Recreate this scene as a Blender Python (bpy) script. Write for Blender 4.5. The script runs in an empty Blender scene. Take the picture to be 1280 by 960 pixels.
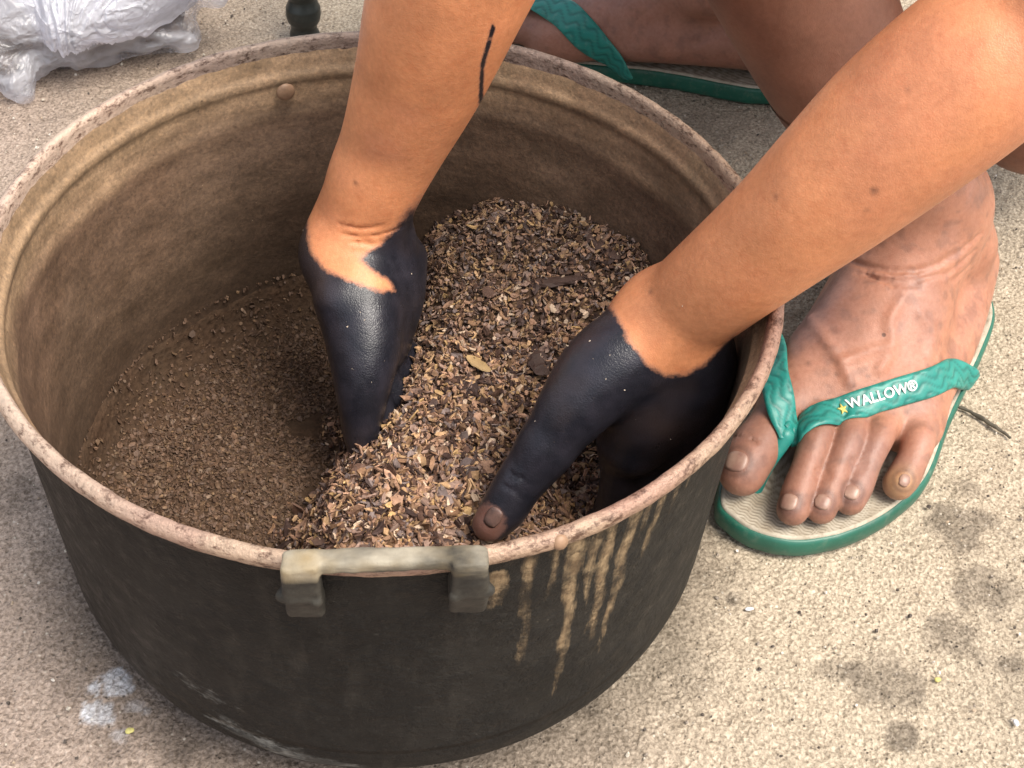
import bpy, bmesh, math, random, time
import numpy as np
from mathutils import Vector, Matrix
T0 = time.time()
random.seed(7); RNG = np.random.default_rng(7)
scn = bpy.context.scene
col = scn.collection

# ------------------------------------------------------------------ camera, world, sun, exposure
HR = 0.198                                    # height of the pot's rim
CAM = np.array([0.0, -0.4608, 0.3893 + HR])
PITCH, YAW, ROLL, FPX = 0.7980, 0.1259, 0.0694, 1758.0
FWD = np.array([math.sin(YAW)*math.cos(PITCH), math.cos(YAW)*math.cos(PITCH), -math.sin(PITCH)])
_r = np.array([math.cos(YAW), -math.sin(YAW), 0.0]); _u = np.cross(_r, FWD)
RT = math.cos(ROLL)*_r + math.sin(ROLL)*_u
UP = -math.sin(ROLL)*_r + math.cos(ROLL)*_u
cd = bpy.data.cameras.new('camera'); cam = bpy.data.objects.new('camera', cd); col.objects.link(cam)
cd.sensor_fit = 'HORIZONTAL'; cd.sensor_width = 36.0; cd.lens = 36.0*FPX/1280.0
cd.clip_start = 0.02; cd.clip_end = 500.0
cam.matrix_world = Matrix(((RT[0], UP[0], -FWD[0], CAM[0]), (RT[1], UP[1], -FWD[1], CAM[1]),
                           (RT[2], UP[2], -FWD[2], CAM[2]), (0, 0, 0, 1)))
scn.camera = cam
cd.dof.use_dof = True; cd.dof.focus_distance = 0.66; cd.dof.aperture_fstop = 64.0

SUN_EL, SUN_AZ = math.radians(62), math.radians(128)     # azimuth from +Y, clockwise
sdir = np.array([math.sin(SUN_AZ)*math.cos(SUN_EL), math.cos(SUN_AZ)*math.cos(SUN_EL), math.sin(SUN_EL)])
w = bpy.data.worlds.new("World"); scn.world = w; w.use_nodes = True
nt = w.node_tree
sky = nt.nodes.new('ShaderNodeTexSky'); sky.sky_type = 'NISHITA'; sky.sun_disc = False
sky.sun_elevation = SUN_EL; sky.sun_rotation = SUN_AZ; sky.air_density = 1.0; sky.dust_density = 3.0
bgn = nt.nodes['Background']; bgn.inputs['Strength'].default_value = 0.15
hs = nt.nodes.new('ShaderNodeHueSaturation'); hs.inputs['Saturation'].default_value = 0.45
nt.links.new(sky.outputs[0], hs.inputs['Color']); nt.links.new(hs.outputs[0], bgn.inputs['Color'])
sl = bpy.data.lights.new('sun', 'SUN'); sl.energy = 2.5; sl.angle = math.radians(34); sl.color = (1.0, 0.93, 0.82)
so = bpy.data.objects.new('sun', sl); col.objects.link(so)
so.rotation_euler = Vector(sdir).to_track_quat('Z', 'Y').to_euler()
scn.view_settings.view_transform = 'Standard'; scn.view_settings.look = 'None'
scn.view_settings.exposure = 0.85; scn.view_settings.gamma = 1.0; scn.view_settings.use_curve_mapping = False
scn.render.resolution_x = 1024; scn.render.resolution_y = 768

# ------------------------------------------------------------------ design helpers
def V(*a): return np.array(a, float)
def ray(x, y): return FWD + RT*((x-640)/FPX) + UP*((480-y)/FPX)
def atz(x, y, z): d = ray(x, y); return CAM + d*((z-CAM[2])/d[2])
def atd(x, y, D): return CAM + ray(x, y)*D
def topx(P):
    d = P-CAM; z = d@FWD
    return 640+FPX*(d@RT)/z, 480-FPX*(d@UP)/z
def sstep(a, b, x):
    t = np.clip((x-a)/(b-a), 0, 1); return t*t*(3-2*t)
def _hash(i, j, k, s):
    n = (i.astype(np.int64)*73856093) ^ (j.astype(np.int64)*19349663) ^ (k.astype(np.int64)*83492791) ^ (s*2654435761)
    n = (n ^ (n >> 13)) * 1274126177; n = n ^ (n >> 16)
    return ((n & 0xffff)/65535.0).astype(np.float32)
def vnoise(P, scale, seed=0):
    q = np.asarray(P)*scale; i = np.floor(q); f = q-i; i = i.astype(np.int64); f = f*f*(3-2*f)
    r = 0
    for dx in (0, 1):
        wx = f[..., 0] if dx else 1-f[..., 0]
        for dy in (0, 1):
            wy = f[..., 1] if dy else 1-f[..., 1]
            for dz in (0, 1):
                wz = f[..., 2] if dz else 1-f[..., 2]
                r = r + wx*wy*wz*_hash(i[..., 0]+dx, i[..., 1]+dy, i[..., 2]+dz, seed)
    return r
def fbm(P, scale, oct=4, seed=0):
    r = 0; a = .5; t = 0
    for o in range(oct): r = r + a*vnoise(P, scale*2**o, seed+o*17); t += a; a *= .5
    return r/t

def polysd(P2, poly):
    poly = np.array(poly, float); d = np.full(len(P2), 1e9); ins = np.zeros(len(P2), bool)
    for a_, b_ in zip(poly, np.roll(poly, -1, 0)):
        e = b_-a_; t = np.clip(((P2-a_)@e)/(e@e), 0, 1); dd = P2-a_-t[:, None]*e; d = np.minimum(d, np.hypot(*dd.T))
        c_ = ((a_[1] > P2[:, 1]) != (b_[1] > P2[:, 1])); xi = a_[0]+(P2[:, 1]-a_[1])/np.where(e[1] == 0, 1e-12, e[1])*e[0]; ins ^= c_ & (P2[:, 0] < xi)
    return np.where(ins, d, -d)
def tag(o, label=None, cat=None, group=None, kind=None):
    if label: o['label'] = label
    if cat: o['category'] = cat
    if group: o['group'] = group
    if kind: o['kind'] = kind
    return o
def empty(name, loc=(0, 0, 0)):
    o = bpy.data.objects.new(name, None); o.location = loc; o.empty_display_size = .02; col.objects.link(o); return o
def mesh_np(name, verts, faces, mat, parent=None, smooth=True, attrs=None, nper=4):
    """faces: (n, nper) int array or list of arrays of the same width"""
    me = bpy.data.meshes.new(name)
    verts = np.asarray(verts, np.float32)
    flist = faces if isinstance(faces, list) else [faces]
    flist = [np.asarray(f, np.int32) for f in flist if len(f)]
    nl = sum(f.size for f in flist); nf = sum(len(f) for f in flist)
    me.vertices.add(len(verts)); me.vertices.foreach_set('co', verts.ravel())
    me.loops.add(nl); me.loops.foreach_set('vertex_index', np.concatenate([f.ravel() for f in flist]))
    me.polygons.add(nf)
    tot = np.concatenate([np.full(len(f), f.shape[1], np.int32) for f in flist])
    st = np.concatenate([[0], np.cumsum(tot)[:-1]]).astype(np.int32)
    me.polygons.foreach_set('loop_start', st); me.polygons.foreach_set('loop_total', tot)
    me.update(calc_edges=True); me.validate()
    me.polygons.foreach_set('use_smooth', np.full(len(me.polygons), smooth))
    if attrs:
        for k, a in attrs.items():
            a = np.asarray(a, np.float32)
            if a.ndim == 1:
                at = me.attributes.new(k, 'FLOAT', 'POINT'); at.data.foreach_set('value', a)
            else:
                if a.shape[1] == 3: a = np.concatenate([a, np.ones((len(a), 1), np.float32)], 1)
                at = me.attributes.new(k, 'FLOAT_COLOR', 'POINT'); at.data.foreach_set('color', a.ravel())
    me.materials.append(mat)
    o = bpy.data.objects.new(name, me); col.objects.link(o)
    if parent is not None:
        o.parent = parent; o.matrix_parent_inverse = Matrix.Translation(-Vector(parent.location))
    return o

# ------------------------------------------------------------------ material helper
class MT:
    def __init__(s, name):
        s.m = bpy.data.materials.new(name); s.m.use_nodes = True; s.t = s.m.node_tree
        s.b = s.t.nodes['Principled BSDF']; s.out = s.t.nodes['Material Output']
        s.tc = s.t.nodes.new('ShaderNodeTexCoord').outputs['Object']
    def L(s, a, b): s.t.links.new(a, b)
    def put(s, sock, v):
        if hasattr(v, 'links') or isinstance(v, bpy.types.NodeSocket): s.L(v, sock)
        elif isinstance(v, (tuple, list)): sock.default_value = (*v, 1.0) if len(v) == 3 and sock.type == 'RGBA' else v
        else: sock.default_value = v
    def noise(s, scale, detail=3, rough=.55, dist=0, vec=None, kind='Fac'):
        n = s.t.nodes.new('ShaderNodeTexNoise'); n.inputs['Scale'].default_value = scale
        n.inputs['Detail'].default_value = detail; n.inputs['Roughness'].default_value = rough
        n.inputs['Distortion'].default_value = dist; s.L(vec or s.tc, n.inputs['Vector']); return n.outputs[kind]
    def voro(s, scale, feature='F1', out='Distance', vec=None, rnd=1.0):
        n = s.t.nodes.new('ShaderNodeTexVoronoi'); n.feature = feature; n.inputs['Scale'].default_value = scale
        n.inputs['Randomness'].default_value = rnd; s.L(vec or s.tc, n.inputs['Vector']); return n.outputs[out]
    def map(s, scale=(1, 1, 1), rot=(0, 0, 0), loc=(0, 0, 0), vec=None):
        n = s.t.nodes.new('ShaderNodeMapping'); n.inputs['Scale'].default_value = scale
        n.inputs['Rotation'].default_value = rot; n.inputs['Location'].default_value = loc
        s.L(vec or s.tc, n.inputs['Vector']); return n.outputs[0]
    def math(s, op, a, b=0.0, c=None, clamp=False):
        n = s.t.nodes.new('ShaderNodeMath'); n.operation = op; n.use_clamp = clamp
        s.put(n.inputs[0], a); s.put(n.inputs[1], b)
        if c is not None: s.put(n.inputs[2], c)
        return n.outputs[0]
    def ramp(s, fac, lo, hi, a=0.0, b=1.0):
        n = s.t.nodes.new('ShaderNodeMapRange'); n.clamp = True
        s.put(n.inputs['Value'], fac); n.inputs['From Min'].default_value = lo; n.inputs['From Max'].default_value = hi
        n.inputs['To Min'].default_value = a; n.inputs['To Max'].default_value = b; return n.outputs[0]
    def mix(s, fac, a, b, mode='MIX'):
        n = s.t.nodes.new('ShaderNodeMix'); n.data_type = 'RGBA'; n.blend_type = mode
        s.put(n.inputs[0], fac); s.put(n.inputs[6], a); s.put(n.inputs[7], b); return n.outputs[2]
    def attr(s, name, out='Fac'):
        n = s.t.nodes.new('ShaderNodeAttribute'); n.attribute_name = name; return n.outputs[out]
    def xyz(s, vec=None):
        n = s.t.nodes.new('ShaderNodeSeparateXYZ'); s.L(vec or s.tc, n.inputs[0]); return n.outputs
    def bump(s, h, strength=.5, dist=.001, prev=None):
        n = s.t.nodes.new('ShaderNodeBump'); s.put(n.inputs['Strength'], strength)
        n.inputs['Distance'].default_value = dist; s.put(n.inputs['Height'], h)
        if prev is not None: s.L(prev, n.inputs['Normal'])
        return n.outputs[0]
    def fin(s, color=None, rough=None, normal=None, spec=None, **kw):
        if color is not None: s.put(s.b.inputs['Base Color'], color)
        if rough is not None: s.put(s.b.inputs['Roughness'], rough)
        if normal is not None: s.L(normal, s.b.inputs['Normal'])
        if spec is not None: s.put(s.b.inputs['Specular IOR Level'], spec)
        for k, v in kw.items(): s.put(s.b.inputs[k.replace('_', ' ')], v)
        return s.m

def mat_ground():
    m = MT('concrete')
    c = m.attr('col', 'Color')
    n1 = m.noise(520, 3, .6, dist=.6); v1 = m.voro(430); v2 = m.voro(150, rnd=1.0)
    grit = m.mix(m.ramp(n1, .32, .70), (.50, .47, .43), (1.42, 1.40, 1.36))
    c2 = m.mix(1.0, c, grit, 'MULTIPLY')
    pit = m.math('MULTIPLY', m.ramp(m.voro(300, vec=m.map((1, 1.0, 1), (0, 0, .6))), .10, .24, 1, 0), m.ramp(m.noise(90, 3), .50, .62))
    c3 = m.mix(m.math('MULTIPLY', pit, .75), c2, (.06, .05, .042))
    pale = m.math('MULTIPLY', m.ramp(m.voro(210), .06, .2, 1, 0), m.ramp(m.noise(45, 2, vec=m.map(loc=(3, 1, 0))), .48, .6))
    c4 = m.mix(m.math('MULTIPLY', pale, .5), c3, (.72, .66, .56))
    h = m.math('ADD', m.math('MULTIPLY', n1, 1.0), m.math('MULTIPLY', v1, .9))
    h = m.math('SUBTRACT', h, m.math('MULTIPLY', pit, 1.2))
    n = m.bump(h, .65, .0016); n = m.bump(m.noise(60, 4), .4, .003, n)
    return m.fin(c4, .95, n, .15)
def mat_skin():
    m = MT('skin')
    c = m.attr('col', 'Color'); st = m.attr('stain')
    mott = m.noise(38, 4, .6)
    c = m.mix(m.ramp(mott, .35, .7), m.mix(1.0, c, (.86, .83, .82), 'MULTIPLY'), m.mix(1.0, c, (1.13, 1.10, 1.08), 'MULTIPLY'))
    fine = m.noise(420, 2, .6)
    c = m.mix(m.ramp(fine, .3, .75, 0, .6), c, m.mix(1.0, c, (.76, .70, .66), 'MULTIPLY'))
    c = m.mix(m.ramp(m.noise(130, 3, .7), .50, .72, 0, .35), c, m.mix(1.0, c, (.84, .66, .60), 'MULTIPLY'))
    c = m.mix(m.ramp(m.noise(90, 3, .7, vec=m.map(loc=(4, 4, 4))), .52, .74, 0, .25), c, m.mix(1.0, c, (1.12, 1.14, 1.16), 'MULTIPLY'))
    mole = m.math('MULTIPLY', m.ramp(m.voro(34), .035, .05, 1, 0), m.ramp(m.noise(9, 1), .52, .56))
    c = m.mix(m.math('MULTIPLY', mole, .75), c, (.07, .035, .025))
    edge = m.math('ADD', st, m.math('MULTIPLY', m.math('SUBTRACT', m.noise(230, 5, .8), .5), .75))
    sm = m.ramp(edge, .34, .60)
    bl = m.mix(m.ramp(m.noise(90, 4), .4, .7), (.012, .012, .017), (.025, .023, .031)); bl = m.mix(m.ramp(m.noise(14, 3), .48, .68, 0, .8), bl, (.046, .030, .026))
    dusty = m.math('MULTIPLY', m.ramp(m.voro(520), .05, .13, 1, 0), m.ramp(m.noise(50, 2), .55, .68))
    bl = m.mix(m.math('MULTIPLY', dusty, .22), bl, (.30, .22, .16))
    halo = m.ramp(edge, .12, .42); c = m.mix(m.math('MULTIPLY', halo, .45), c, (.17, .10, .085))
    cc = m.mix(sm, c, bl)
    vo = m.voro(900, 'DISTANCE_TO_EDGE'); vo2 = m.voro(420, 'DISTANCE_TO_EDGE', vec=m.map((1, 1, .6)))
    h = m.math('ADD', m.math('MULTIPLY', m.ramp(vo, 0, .25), .5), m.math('MULTIPLY', m.ramp(vo2, 0, .12), .22))
    h = m.math('ADD', h, m.math('MULTIPLY', m.noise(150, 3), 1.2))
    n = m.bump(h, m.ramp(sm, 0, 1, .17, .20), .0006)
    n = m.bump(m.noise(60, 4, .6), .28, .0018, n)
    rg = m.mix(sm, (.47, .47, .47), m.mix(m.ramp(m.noise(120, 3), .3, .7), (.27, .27, .27), (.40, .40, .40)))
    m.b.subsurface_method = 'RANDOM_WALK'
    return m.fin(cc, rg, n, .42, Subsurface_Weight=m.ramp(sm, 0, 1, .10, 0), Subsurface_Radius=(.008, .003, .0015), Subsurface_Scale=.6)
def mat_nail():
    m = MT('nail'); n = m.noise(500, 3, vec=m.map((1, 1, .3)))
    return m.fin(m.mix(m.ramp(m.noise(130, 3), .35, .7), (.25, .135, .10), (.38, .245, .18)), .38, m.bump(n, .3, .0004), .5)
def mat_pot_out():
    m = MT('sooty_aluminium'); p = m.xyz()
    a = m.noise(16, 5, .65); b = m.noise(110, 4, .6)
    c = m.mix(m.ramp(a, .3, .7), (.003, .003, .0028), (.018, .0165, .0145))
    spk = m.ramp(m.noise(420, 3, .8), .60, .74); c = m.mix(m.math('MULTIPLY', spk, .35), c, (.10, .09, .075))
    c = m.mix(m.ramp(b, .45, .8, 0, .6), c, (.034, .029, .023))
    streak = m.noise(70, 4, .6, vec=m.map((1, 1, .16)))
    c = m.mix(m.ramp(streak, .55, .8, 0, .35), c, (.075, .065, .052))
    d = m.attr('drip'); dn = m.noise(230, 4, .75, vec=m.map((1, 1, .16)))
    dm = m.math('MULTIPLY', m.ramp(m.math('ADD', d, m.math('MULTIPLY', m.math('SUBTRACT', dn, .5), 2.0)), .25, .85), m.ramp(m.noise(70, 4, .7), .30, .55, .7, 1))
    c = m.mix(m.math('MULTIPLY', m.math('MULTIPLY', dm, m.ramp(d, .0, .12)), .95), c, m.mix(m.ramp(m.noise(220, 3), .35, .7), (.17, .11, .06), (.42, .30, .17)))
    s = m.attr('scrape'); sn = m.noise(90, 5, .75, vec=m.map((1, 1, 2.2)))
    sm = m.ramp(m.math('ADD', s, m.math('MULTIPLY', m.math('SUBTRACT', sn, .5), 1.6)), .5, .8)
    c = m.mix(m.math('MULTIPLY', sm, .8), c, (.27, .27, .25))
    fl = m.math('MULTIPLY', m.ramp(m.voro(190), .05, .1, 1, 0), m.ramp(m.noise(30, 2), .55, .66))
    c = m.mix(m.math('MULTIPLY', fl, .35), c, (.20, .17, .13))
    crust = m.ramp(m.noise(34, 5, .75), .46, .58)
    c = m.mix(m.math('MULTIPLY', crust, .75), c, (.008, .0075, .007))
    n = m.bump(m.math('ADD', m.noise(260, 4, .7), m.math('MULTIPLY', crust, .8)), .7, .0013); n = m.bump(m.noise(28, 4), .35, .004, n)
    n = m.bump(m.ramp(m.noise(150, 6, .85), .45, .6), .45, .0012, n)
    return m.fin(c, m.ramp(b, .3, .7, .45, .75), n, .2)
def mat_pot_in():
    m = MT('stained_aluminium')
    c = m.attr('col', 'Color')
    a = m.noise(22, 6, .72, vec=m.map((1, 1, 2.6))); f = m.noise(330, 4, .7)
    c = m.mix(m.ramp(a, .3, .72), m.mix(1.0, c, (.62, .58, .52), 'MULTIPLY'), m.mix(1.0, c, (1.3, 1.25, 1.2), 'MULTIPLY'))
    c = m.mix(m.ramp(f, .35, .75), m.mix(1.0, c, (.8, .8, .8), 'MULTIPLY'), m.mix(1.0, c, (1.3, 1.28, 1.22), 'MULTIPLY'))
    fl = m.math('MULTIPLY', m.ramp(m.voro(230), .04, .09, 1, 0), m.ramp(m.noise(40, 2), .56, .64))
    c = m.mix(m.math('MULTIPLY', fl, .6), c, (.45, .34, .22)); g3 = m.noise(620, 2, .8)
    c = m.mix(m.ramp(g3, .52, .74, 0, .55), c, m.mix(1.0, c, (1.6, 1.5, 1.4), 'MULTIPLY')); c = m.mix(m.ramp(g3, .46, .28, 0, .5), c, m.mix(1.0, c, (.5, .47, .45), 'MULTIPLY'))
    dk = m.math('MULTIPLY', m.ramp(m.voro(160, vec=m.map(loc=(2, 3, 1))), .05, .12, 1, 0), m.ramp(m.noise(35, 2, vec=m.map(loc=(5, 0, 0))), .52, .62))
    c = m.mix(m.math('MULTIPLY', dk, .6), c, (.035, .025, .018))
    n = m.bump(f, .5, .0010); n = m.bump(m.noise(90, 4, .7, vec=m.map((1, 1, 2))), .10, .0014, n)
    return m.fin(c, .62, n, .35, Metallic=.1)
def mat_rim():
    m = MT('worn_rim'); c = m.attr('col', 'Color')
    a = m.noise(150, 5, .75); f = m.noise(420, 3, .7)
    c = m.mix(m.math('MAXIMUM', m.ramp(m.noise(130, 6, .8, vec=m.map((1, 1, 2.5))), .38, .50), m.ramp(m.noise(16, 3), .60, .78)), m.mix(1.0, c, (.26, .20, .18), 'MULTIPLY'), c)
    c = m.mix(m.ramp(f, .35, .7, .0, .6), c, m.mix(1.0, c, (1.35, 1.3, 1.28), 'MULTIPLY'))
    n = m.bump(m.math('ADD', a, f), .6, .0012)
    return m.fin(c, m.ramp(a, .3, .7, .45, .62), n, .5, Metallic=.25)
def mat_handle():
    m = MT('cast_handle'); g = m.t.nodes.new('ShaderNodeNewGeometry'); nz = m.xyz(g.outputs['Normal'])[2]
    a = m.noise(120, 4, .65); z = m.xyz()[2]
    c = m.mix(m.ramp(a, .3, .7), (.022, .020, .017), (.055, .050, .040))
    wear = m.math('MULTIPLY', m.ramp(z, HR+.0015, HR+.0055), m.ramp(m.noise(60, 4, vec=m.map((.5, 1, 2))), .3, .62))
    c = m.mix(m.math('MULTIPLY', wear, .8), c, m.mix(m.ramp(m.noise(40, 3), .4, .6), (.30, .22, .11), (.42, .37, .28)))
    n = m.bump(m.noise(260, 4, .7), .5, .0009)
    return m.fin(c, .6, n, .25)
def mat_flake():
    m = MT('husk_flake'); c = m.attr('col', 'Color')
    f = m.noise(700, 3, .6)
    c = m.mix(m.ramp(f, .3, .7), m.mix(1.0, c, (.7, .66, .62), 'MULTIPLY'), m.mix(1.0, c, (1.2, 1.18, 1.15), 'MULTIPLY'))
    return m.fin(c, .68, m.bump(m.noise(900, 2), .4, .0004), .35)
def mat_base():
    m = MT('fine_crumbs'); a = m.noise(260, 4, .7); b = m.noise(40, 4)
    c = m.mix(m.ramp(a, .3, .72), (.036, .022, .015), (.092, .055, .034))
    c = m.mix(m.ramp(b, .35, .7, 0, .45), c, (.060, .042, .028))
    v = m.voro(330)
    return m.fin(c, .85, m.bump(m.math('ADD', a, v), .55, .0012), .05)
def mat_rubber(name, c1, c2, dirt=.25):
    m = MT(name); a = m.noise(40, 4); d = m.noise(170, 4, .7)
    c = m.mix(m.ramp(a, .3, .7), c1, c2)
    c = m.mix(m.ramp(d, .52, .78, 0, dirt), c, (.30, .28, .22))
    h = m.attr('groove')
    c = m.mix(m.math('MULTIPLY', h, .55), c, tuple(x*.35 for x in c1))
    return m.fin(c, .42, m.bump(m.noise(420, 3), .25, .0005), .5)
def mat_footbed():
    m = MT('cream_footbed')
    wv = m.attr('groove'); d = m.noise(70, 5, .7); e = m.noise(300, 4, .7)
    c = m.mix(m.ramp(d, .35, .68), (.50, .45, .36), (.31, .26, .19))
    c = m.mix(m.ramp(e, .5, .75, 0, .5), c, (.20, .15, .10))
    c = m.mix(m.math('MULTIPLY', wv, .7), c, (.12, .09, .06))
    return m.fin(c, .8, m.bump(e, .4, .0006), .2)
def mat_simple(name, c, rough=.6, c2=None, bump=.3, scale=120, spec=.4):
    m = MT(name); a = m.noise(scale, 4, .65)
    return m.fin(m.mix(m.ramp(a, .35, .7), c, c2 or tuple(x*.6 for x in c)), rough, m.bump(a, bump, .001), spec)
def mat_film():
    m = MT('plastic_film'); t = m.t
    tr = t.nodes.new('ShaderNodeBsdfTransparent'); tl = t.nodes.new('ShaderNodeBsdfTranslucent')
    df = t.nodes.new('ShaderNodeBsdfDiffuse'); gl = t.nodes.new('ShaderNodeBsdfGlossy')
    tl.inputs[0].default_value = (.90, .90, .96, 1); df.inputs[0].default_value = (.80, .80, .86, 1)
    tr.inputs[0].default_value = (.97, .97, .98, 1); gl.inputs['Roughness'].default_value = .38
    r1 = m.math('ABSOLUTE', m.math('SUBTRACT', m.noise(26, 3, .55, dist=.8), .5)); r2 = m.math('ABSOLUTE', m.math('SUBTRACT', m.noise(70, 3, .55, dist=.6, vec=m.map((1, .5, 1))), .5))
    h = m.math('ADD', m.ramp(r1, 0, .10, 1, 0), m.math('MULTIPLY', m.ramp(r2, 0, .09, 1, 0), .4))
    n = m.bump(h, .55, .003); m.L(n, gl.inputs['Normal']); m.L(n, df.inputs['Normal'])
    a = t.nodes.new('ShaderNodeMixShader'); a.inputs[0].default_value = .6; m.L(tl.outputs[0], a.inputs[1]); m.L(df.outputs[0], a.inputs[2])
    b = t.nodes.new('ShaderNodeMixShader'); m.put(b.inputs[0], m.math('ADD', m.attr('dens'), m.math('MULTIPLY', h, .10), clamp=True)); m.L(tr.outputs[0], b.inputs[1]); m.L(a.outputs[0], b.inputs[2])
    c = t.nodes.new('ShaderNodeMixShader'); c.inputs[0].default_value = .06; m.L(b.outputs[0], c.inputs[1]); m.L(gl.outputs[0], c.inputs[2])
    m.L(c.outputs[0], m.out.inputs['Surface']); return m.m

M = dict(ground=mat_ground(), skin=mat_skin(), nail=mat_nail(), pot_out=mat_pot_out(), pot_in=mat_pot_in(), rim=mat_rim(),
         handle=mat_handle(), flake=mat_flake(), base=mat_base(), footbed=mat_footbed(), film=mat_film(),
         sole=mat_rubber('green_rubber', (.012, .085, .055), (.018, .13, .085)),
         strap=mat_rubber('teal_rubber', (.014, .19, .155), (.022, .26, .21), .22),
         dirty_nail=mat_simple('dirty_nail', (.17, .095, .075), .45, (.07, .045, .04), .3, 200), white=mat_simple('white_print', (.80, .80, .76), .5), gold=mat_simple('gold_print', (.62, .50, .12), .5),
         rivet=mat_simple('rivet_metal', (.33, .20, .12), .5), darkwood=mat_simple('dark_painted_wood', (.018, .021, .019), .4, (.03, .034, .03)),
         paint=mat_simple('white_paint', (.72, .72, .74), .7, (.5, .5, .5), .5, 200), charred=mat_simple('charred_husks', (.13, .10, .085), .8, (.04, .032, .027), 1, 90),
         leafy=mat_simple('dry_leaf', (.10, .085, .06), .7), chip=mat_simple('dark_bark', (.035, .018, .013), .7, (.07, .04, .03), .6, 90),
         yellow=mat_simple('yellow_seed', (.65, .58, .2), .6), cloth=mat_simple('dark_cloth', (.05, .06, .09), .9),
         shirt=mat_simple('grey_cloth', (.25, .24, .22), .9), hair=mat_simple('black_hair', (.012, .010, .010), .5))

# ------------------------------------------------------------------ implicit volumes -> meshes
BIG = 0.25
class Vol:
    def __init__(s, lo, hi, res):
        s.lo = np.array(lo, float); s.res = res
        s.n = np.ceil((np.array(hi)-s.lo)/res).astype(int)+1
        s.f = np.full(s.n, BIG, np.float32)
        s.ax = [(s.lo[i]+res*np.arange(s.n[i])).astype(np.float32) for i in range(3)]
    def _sub(s, lo, hi):
        i0 = np.clip(np.floor((lo-s.lo)/s.res).astype(int), 0, s.n); i1 = np.clip(np.ceil((hi-s.lo)/s.res).astype(int)+1, 0, s.n)
        if (i1 <= i0).any(): return None, None, None, None
        sl = tuple(slice(a, b) for a, b in zip(i0, i1))
        return sl, s.ax[0][sl[0]][:, None, None], s.ax[1][sl[1]][None, :, None], s.ax[2][sl[2]][None, None, :]
    @staticmethod
    def smin(a, b, k):
        if k <= 0: return np.minimum(a, b)
        h = np.clip(k-np.abs(a-b), 0, None)/k; return np.minimum(a, b)-h*h*k*.25
    def _apply(s, sl, d, k, sub):
        if sub: s.f[sl] = -Vol.smin(-s.f[sl], d, k)          # carve: max(f, -d)
        else: s.f[sl] = Vol.smin(s.f[sl], d, k)
    def cone(s, a, b, ra, rb, k=.004, n=None, q=1.0, sub=False, margin=0.0):
        """tapered capsule; n: axis along which it is flattened by the factor q (>1)"""
        a = np.array(a, float); b = np.array(b, float); m = max(ra, rb)+k+3*s.res+.004+margin
        sl, X, Y, Z = s._sub(np.minimum(a, b)-m, np.maximum(a, b)+m)
        if sl is None: return
        ab = b-a; L = max(ab@ab, 1e-12)
        t = np.clip(((X-a[0])*ab[0]+(Y-a[1])*ab[1]+(Z-a[2])*ab[2])/L, 0, 1).astype(np.float32)
        dx = X-a[0]-t*ab[0]; dy = Y-a[1]-t*ab[1]; dz = Z-a[2]-t*ab[2]
        d2 = dx*dx+dy*dy+dz*dz
        if n is not None:
            n = np.array(n, float); n /= np.linalg.norm(n); dn = dx*n[0]+dy*n[1]+dz*n[2]
            d2 = d2+(q*q-1)*dn*dn
        s._apply(sl, np.sqrt(d2)-(ra+t*(rb-ra)), k, sub)
    def chain(s, pts, k=.004, n=None, q=1.0, sub=False):
        P4 = np.array([[*p, r] for p, r in pts], float)
        if len(P4) > 2:
            e = np.concatenate([[2*P4[0]-P4[1]], P4, [2*P4[-1]-P4[-2]]]); e[[0, -1], 3] = P4[[0, -1], 3]; out = []
            for i in range(len(P4)-1):
                p0, p1, p2, p3 = e[i:i+4]
                for t in np.linspace(0, 1, (15 if max(p1[3], p2[3]) > .012 else 8))[:-1]: out.append(.5*((2*p1)+(-p0+p2)*t+(2*p0-5*p1+4*p2-p3)*t*t+(-p0+3*p1-3*p2+p3)*t**3))
            P4 = np.array(out+[P4[-1]])
        m = P4[:, 3].max()+k+.010
        t_ = Vol.__new__(Vol); t_.res = s.res
        i0 = np.clip(np.floor((P4[:, :3].min(0)-m-s.lo)/s.res).astype(int), 0, s.n-1); i1 = np.clip(np.ceil((P4[:, :3].max(0)+m-s.lo)/s.res).astype(int)+1, i0+1, s.n)
        t_.n = i1-i0; t_.lo = s.lo+i0*s.res; t_.f = np.full(t_.n, BIG, np.float32); t_.ax = [s.ax[a][i0[a]:i1[a]] for a in range(3)]
        for a, b in zip(P4[:-1], P4[1:]): t_.cone(a[:3], b[:3], a[3], b[3], 0, n, q, margin=k+.020)
        if P4[:, 3].max() > .012:
            f_ = t_.f
            for _ in range(6):
                for a in range(3):
                    g_ = f_.copy(); n_a = f_.shape[a]; S1 = [slice(None)]*3; S2 = [slice(None)]*3; S3 = [slice(None)]*3
                    S1[a] = slice(0, n_a-2); S2[a] = slice(1, n_a-1); S3[a] = slice(2, n_a)
                    g_[tuple(S2)] = (f_[tuple(S1)]+2*f_[tuple(S2)]+f_[tuple(S3)])*.25; f_ = g_
            t_.f = f_
        sl = tuple(slice(a, b) for a, b in zip(i0, i1))
        s.f[sl] = -Vol.smin(-s.f[sl], t_.f, k) if sub else Vol.smin(s.f[sl], t_.f, k)
    def box(s, c, ax_, half, rad, k=.002):
        c = np.array(c, float); m = float(np.linalg.norm(half))+k+.004
        sl, X, Y, Z = s._sub(c-m, c+m)
        q = []
        for a, h_ in zip(ax_, half): q.append(np.abs((X-c[0])*a[0]+(Y-c[1])*a[1]+(Z-c[2])*a[2])-(h_-rad))
        d = np.sqrt(sum(np.maximum(x, 0)**2 for x in q))+np.minimum(np.maximum(np.maximum(q[0], q[1]), q[2]), 0)-rad
        s._apply(sl, d.astype(np.float32), k, False)
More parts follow.
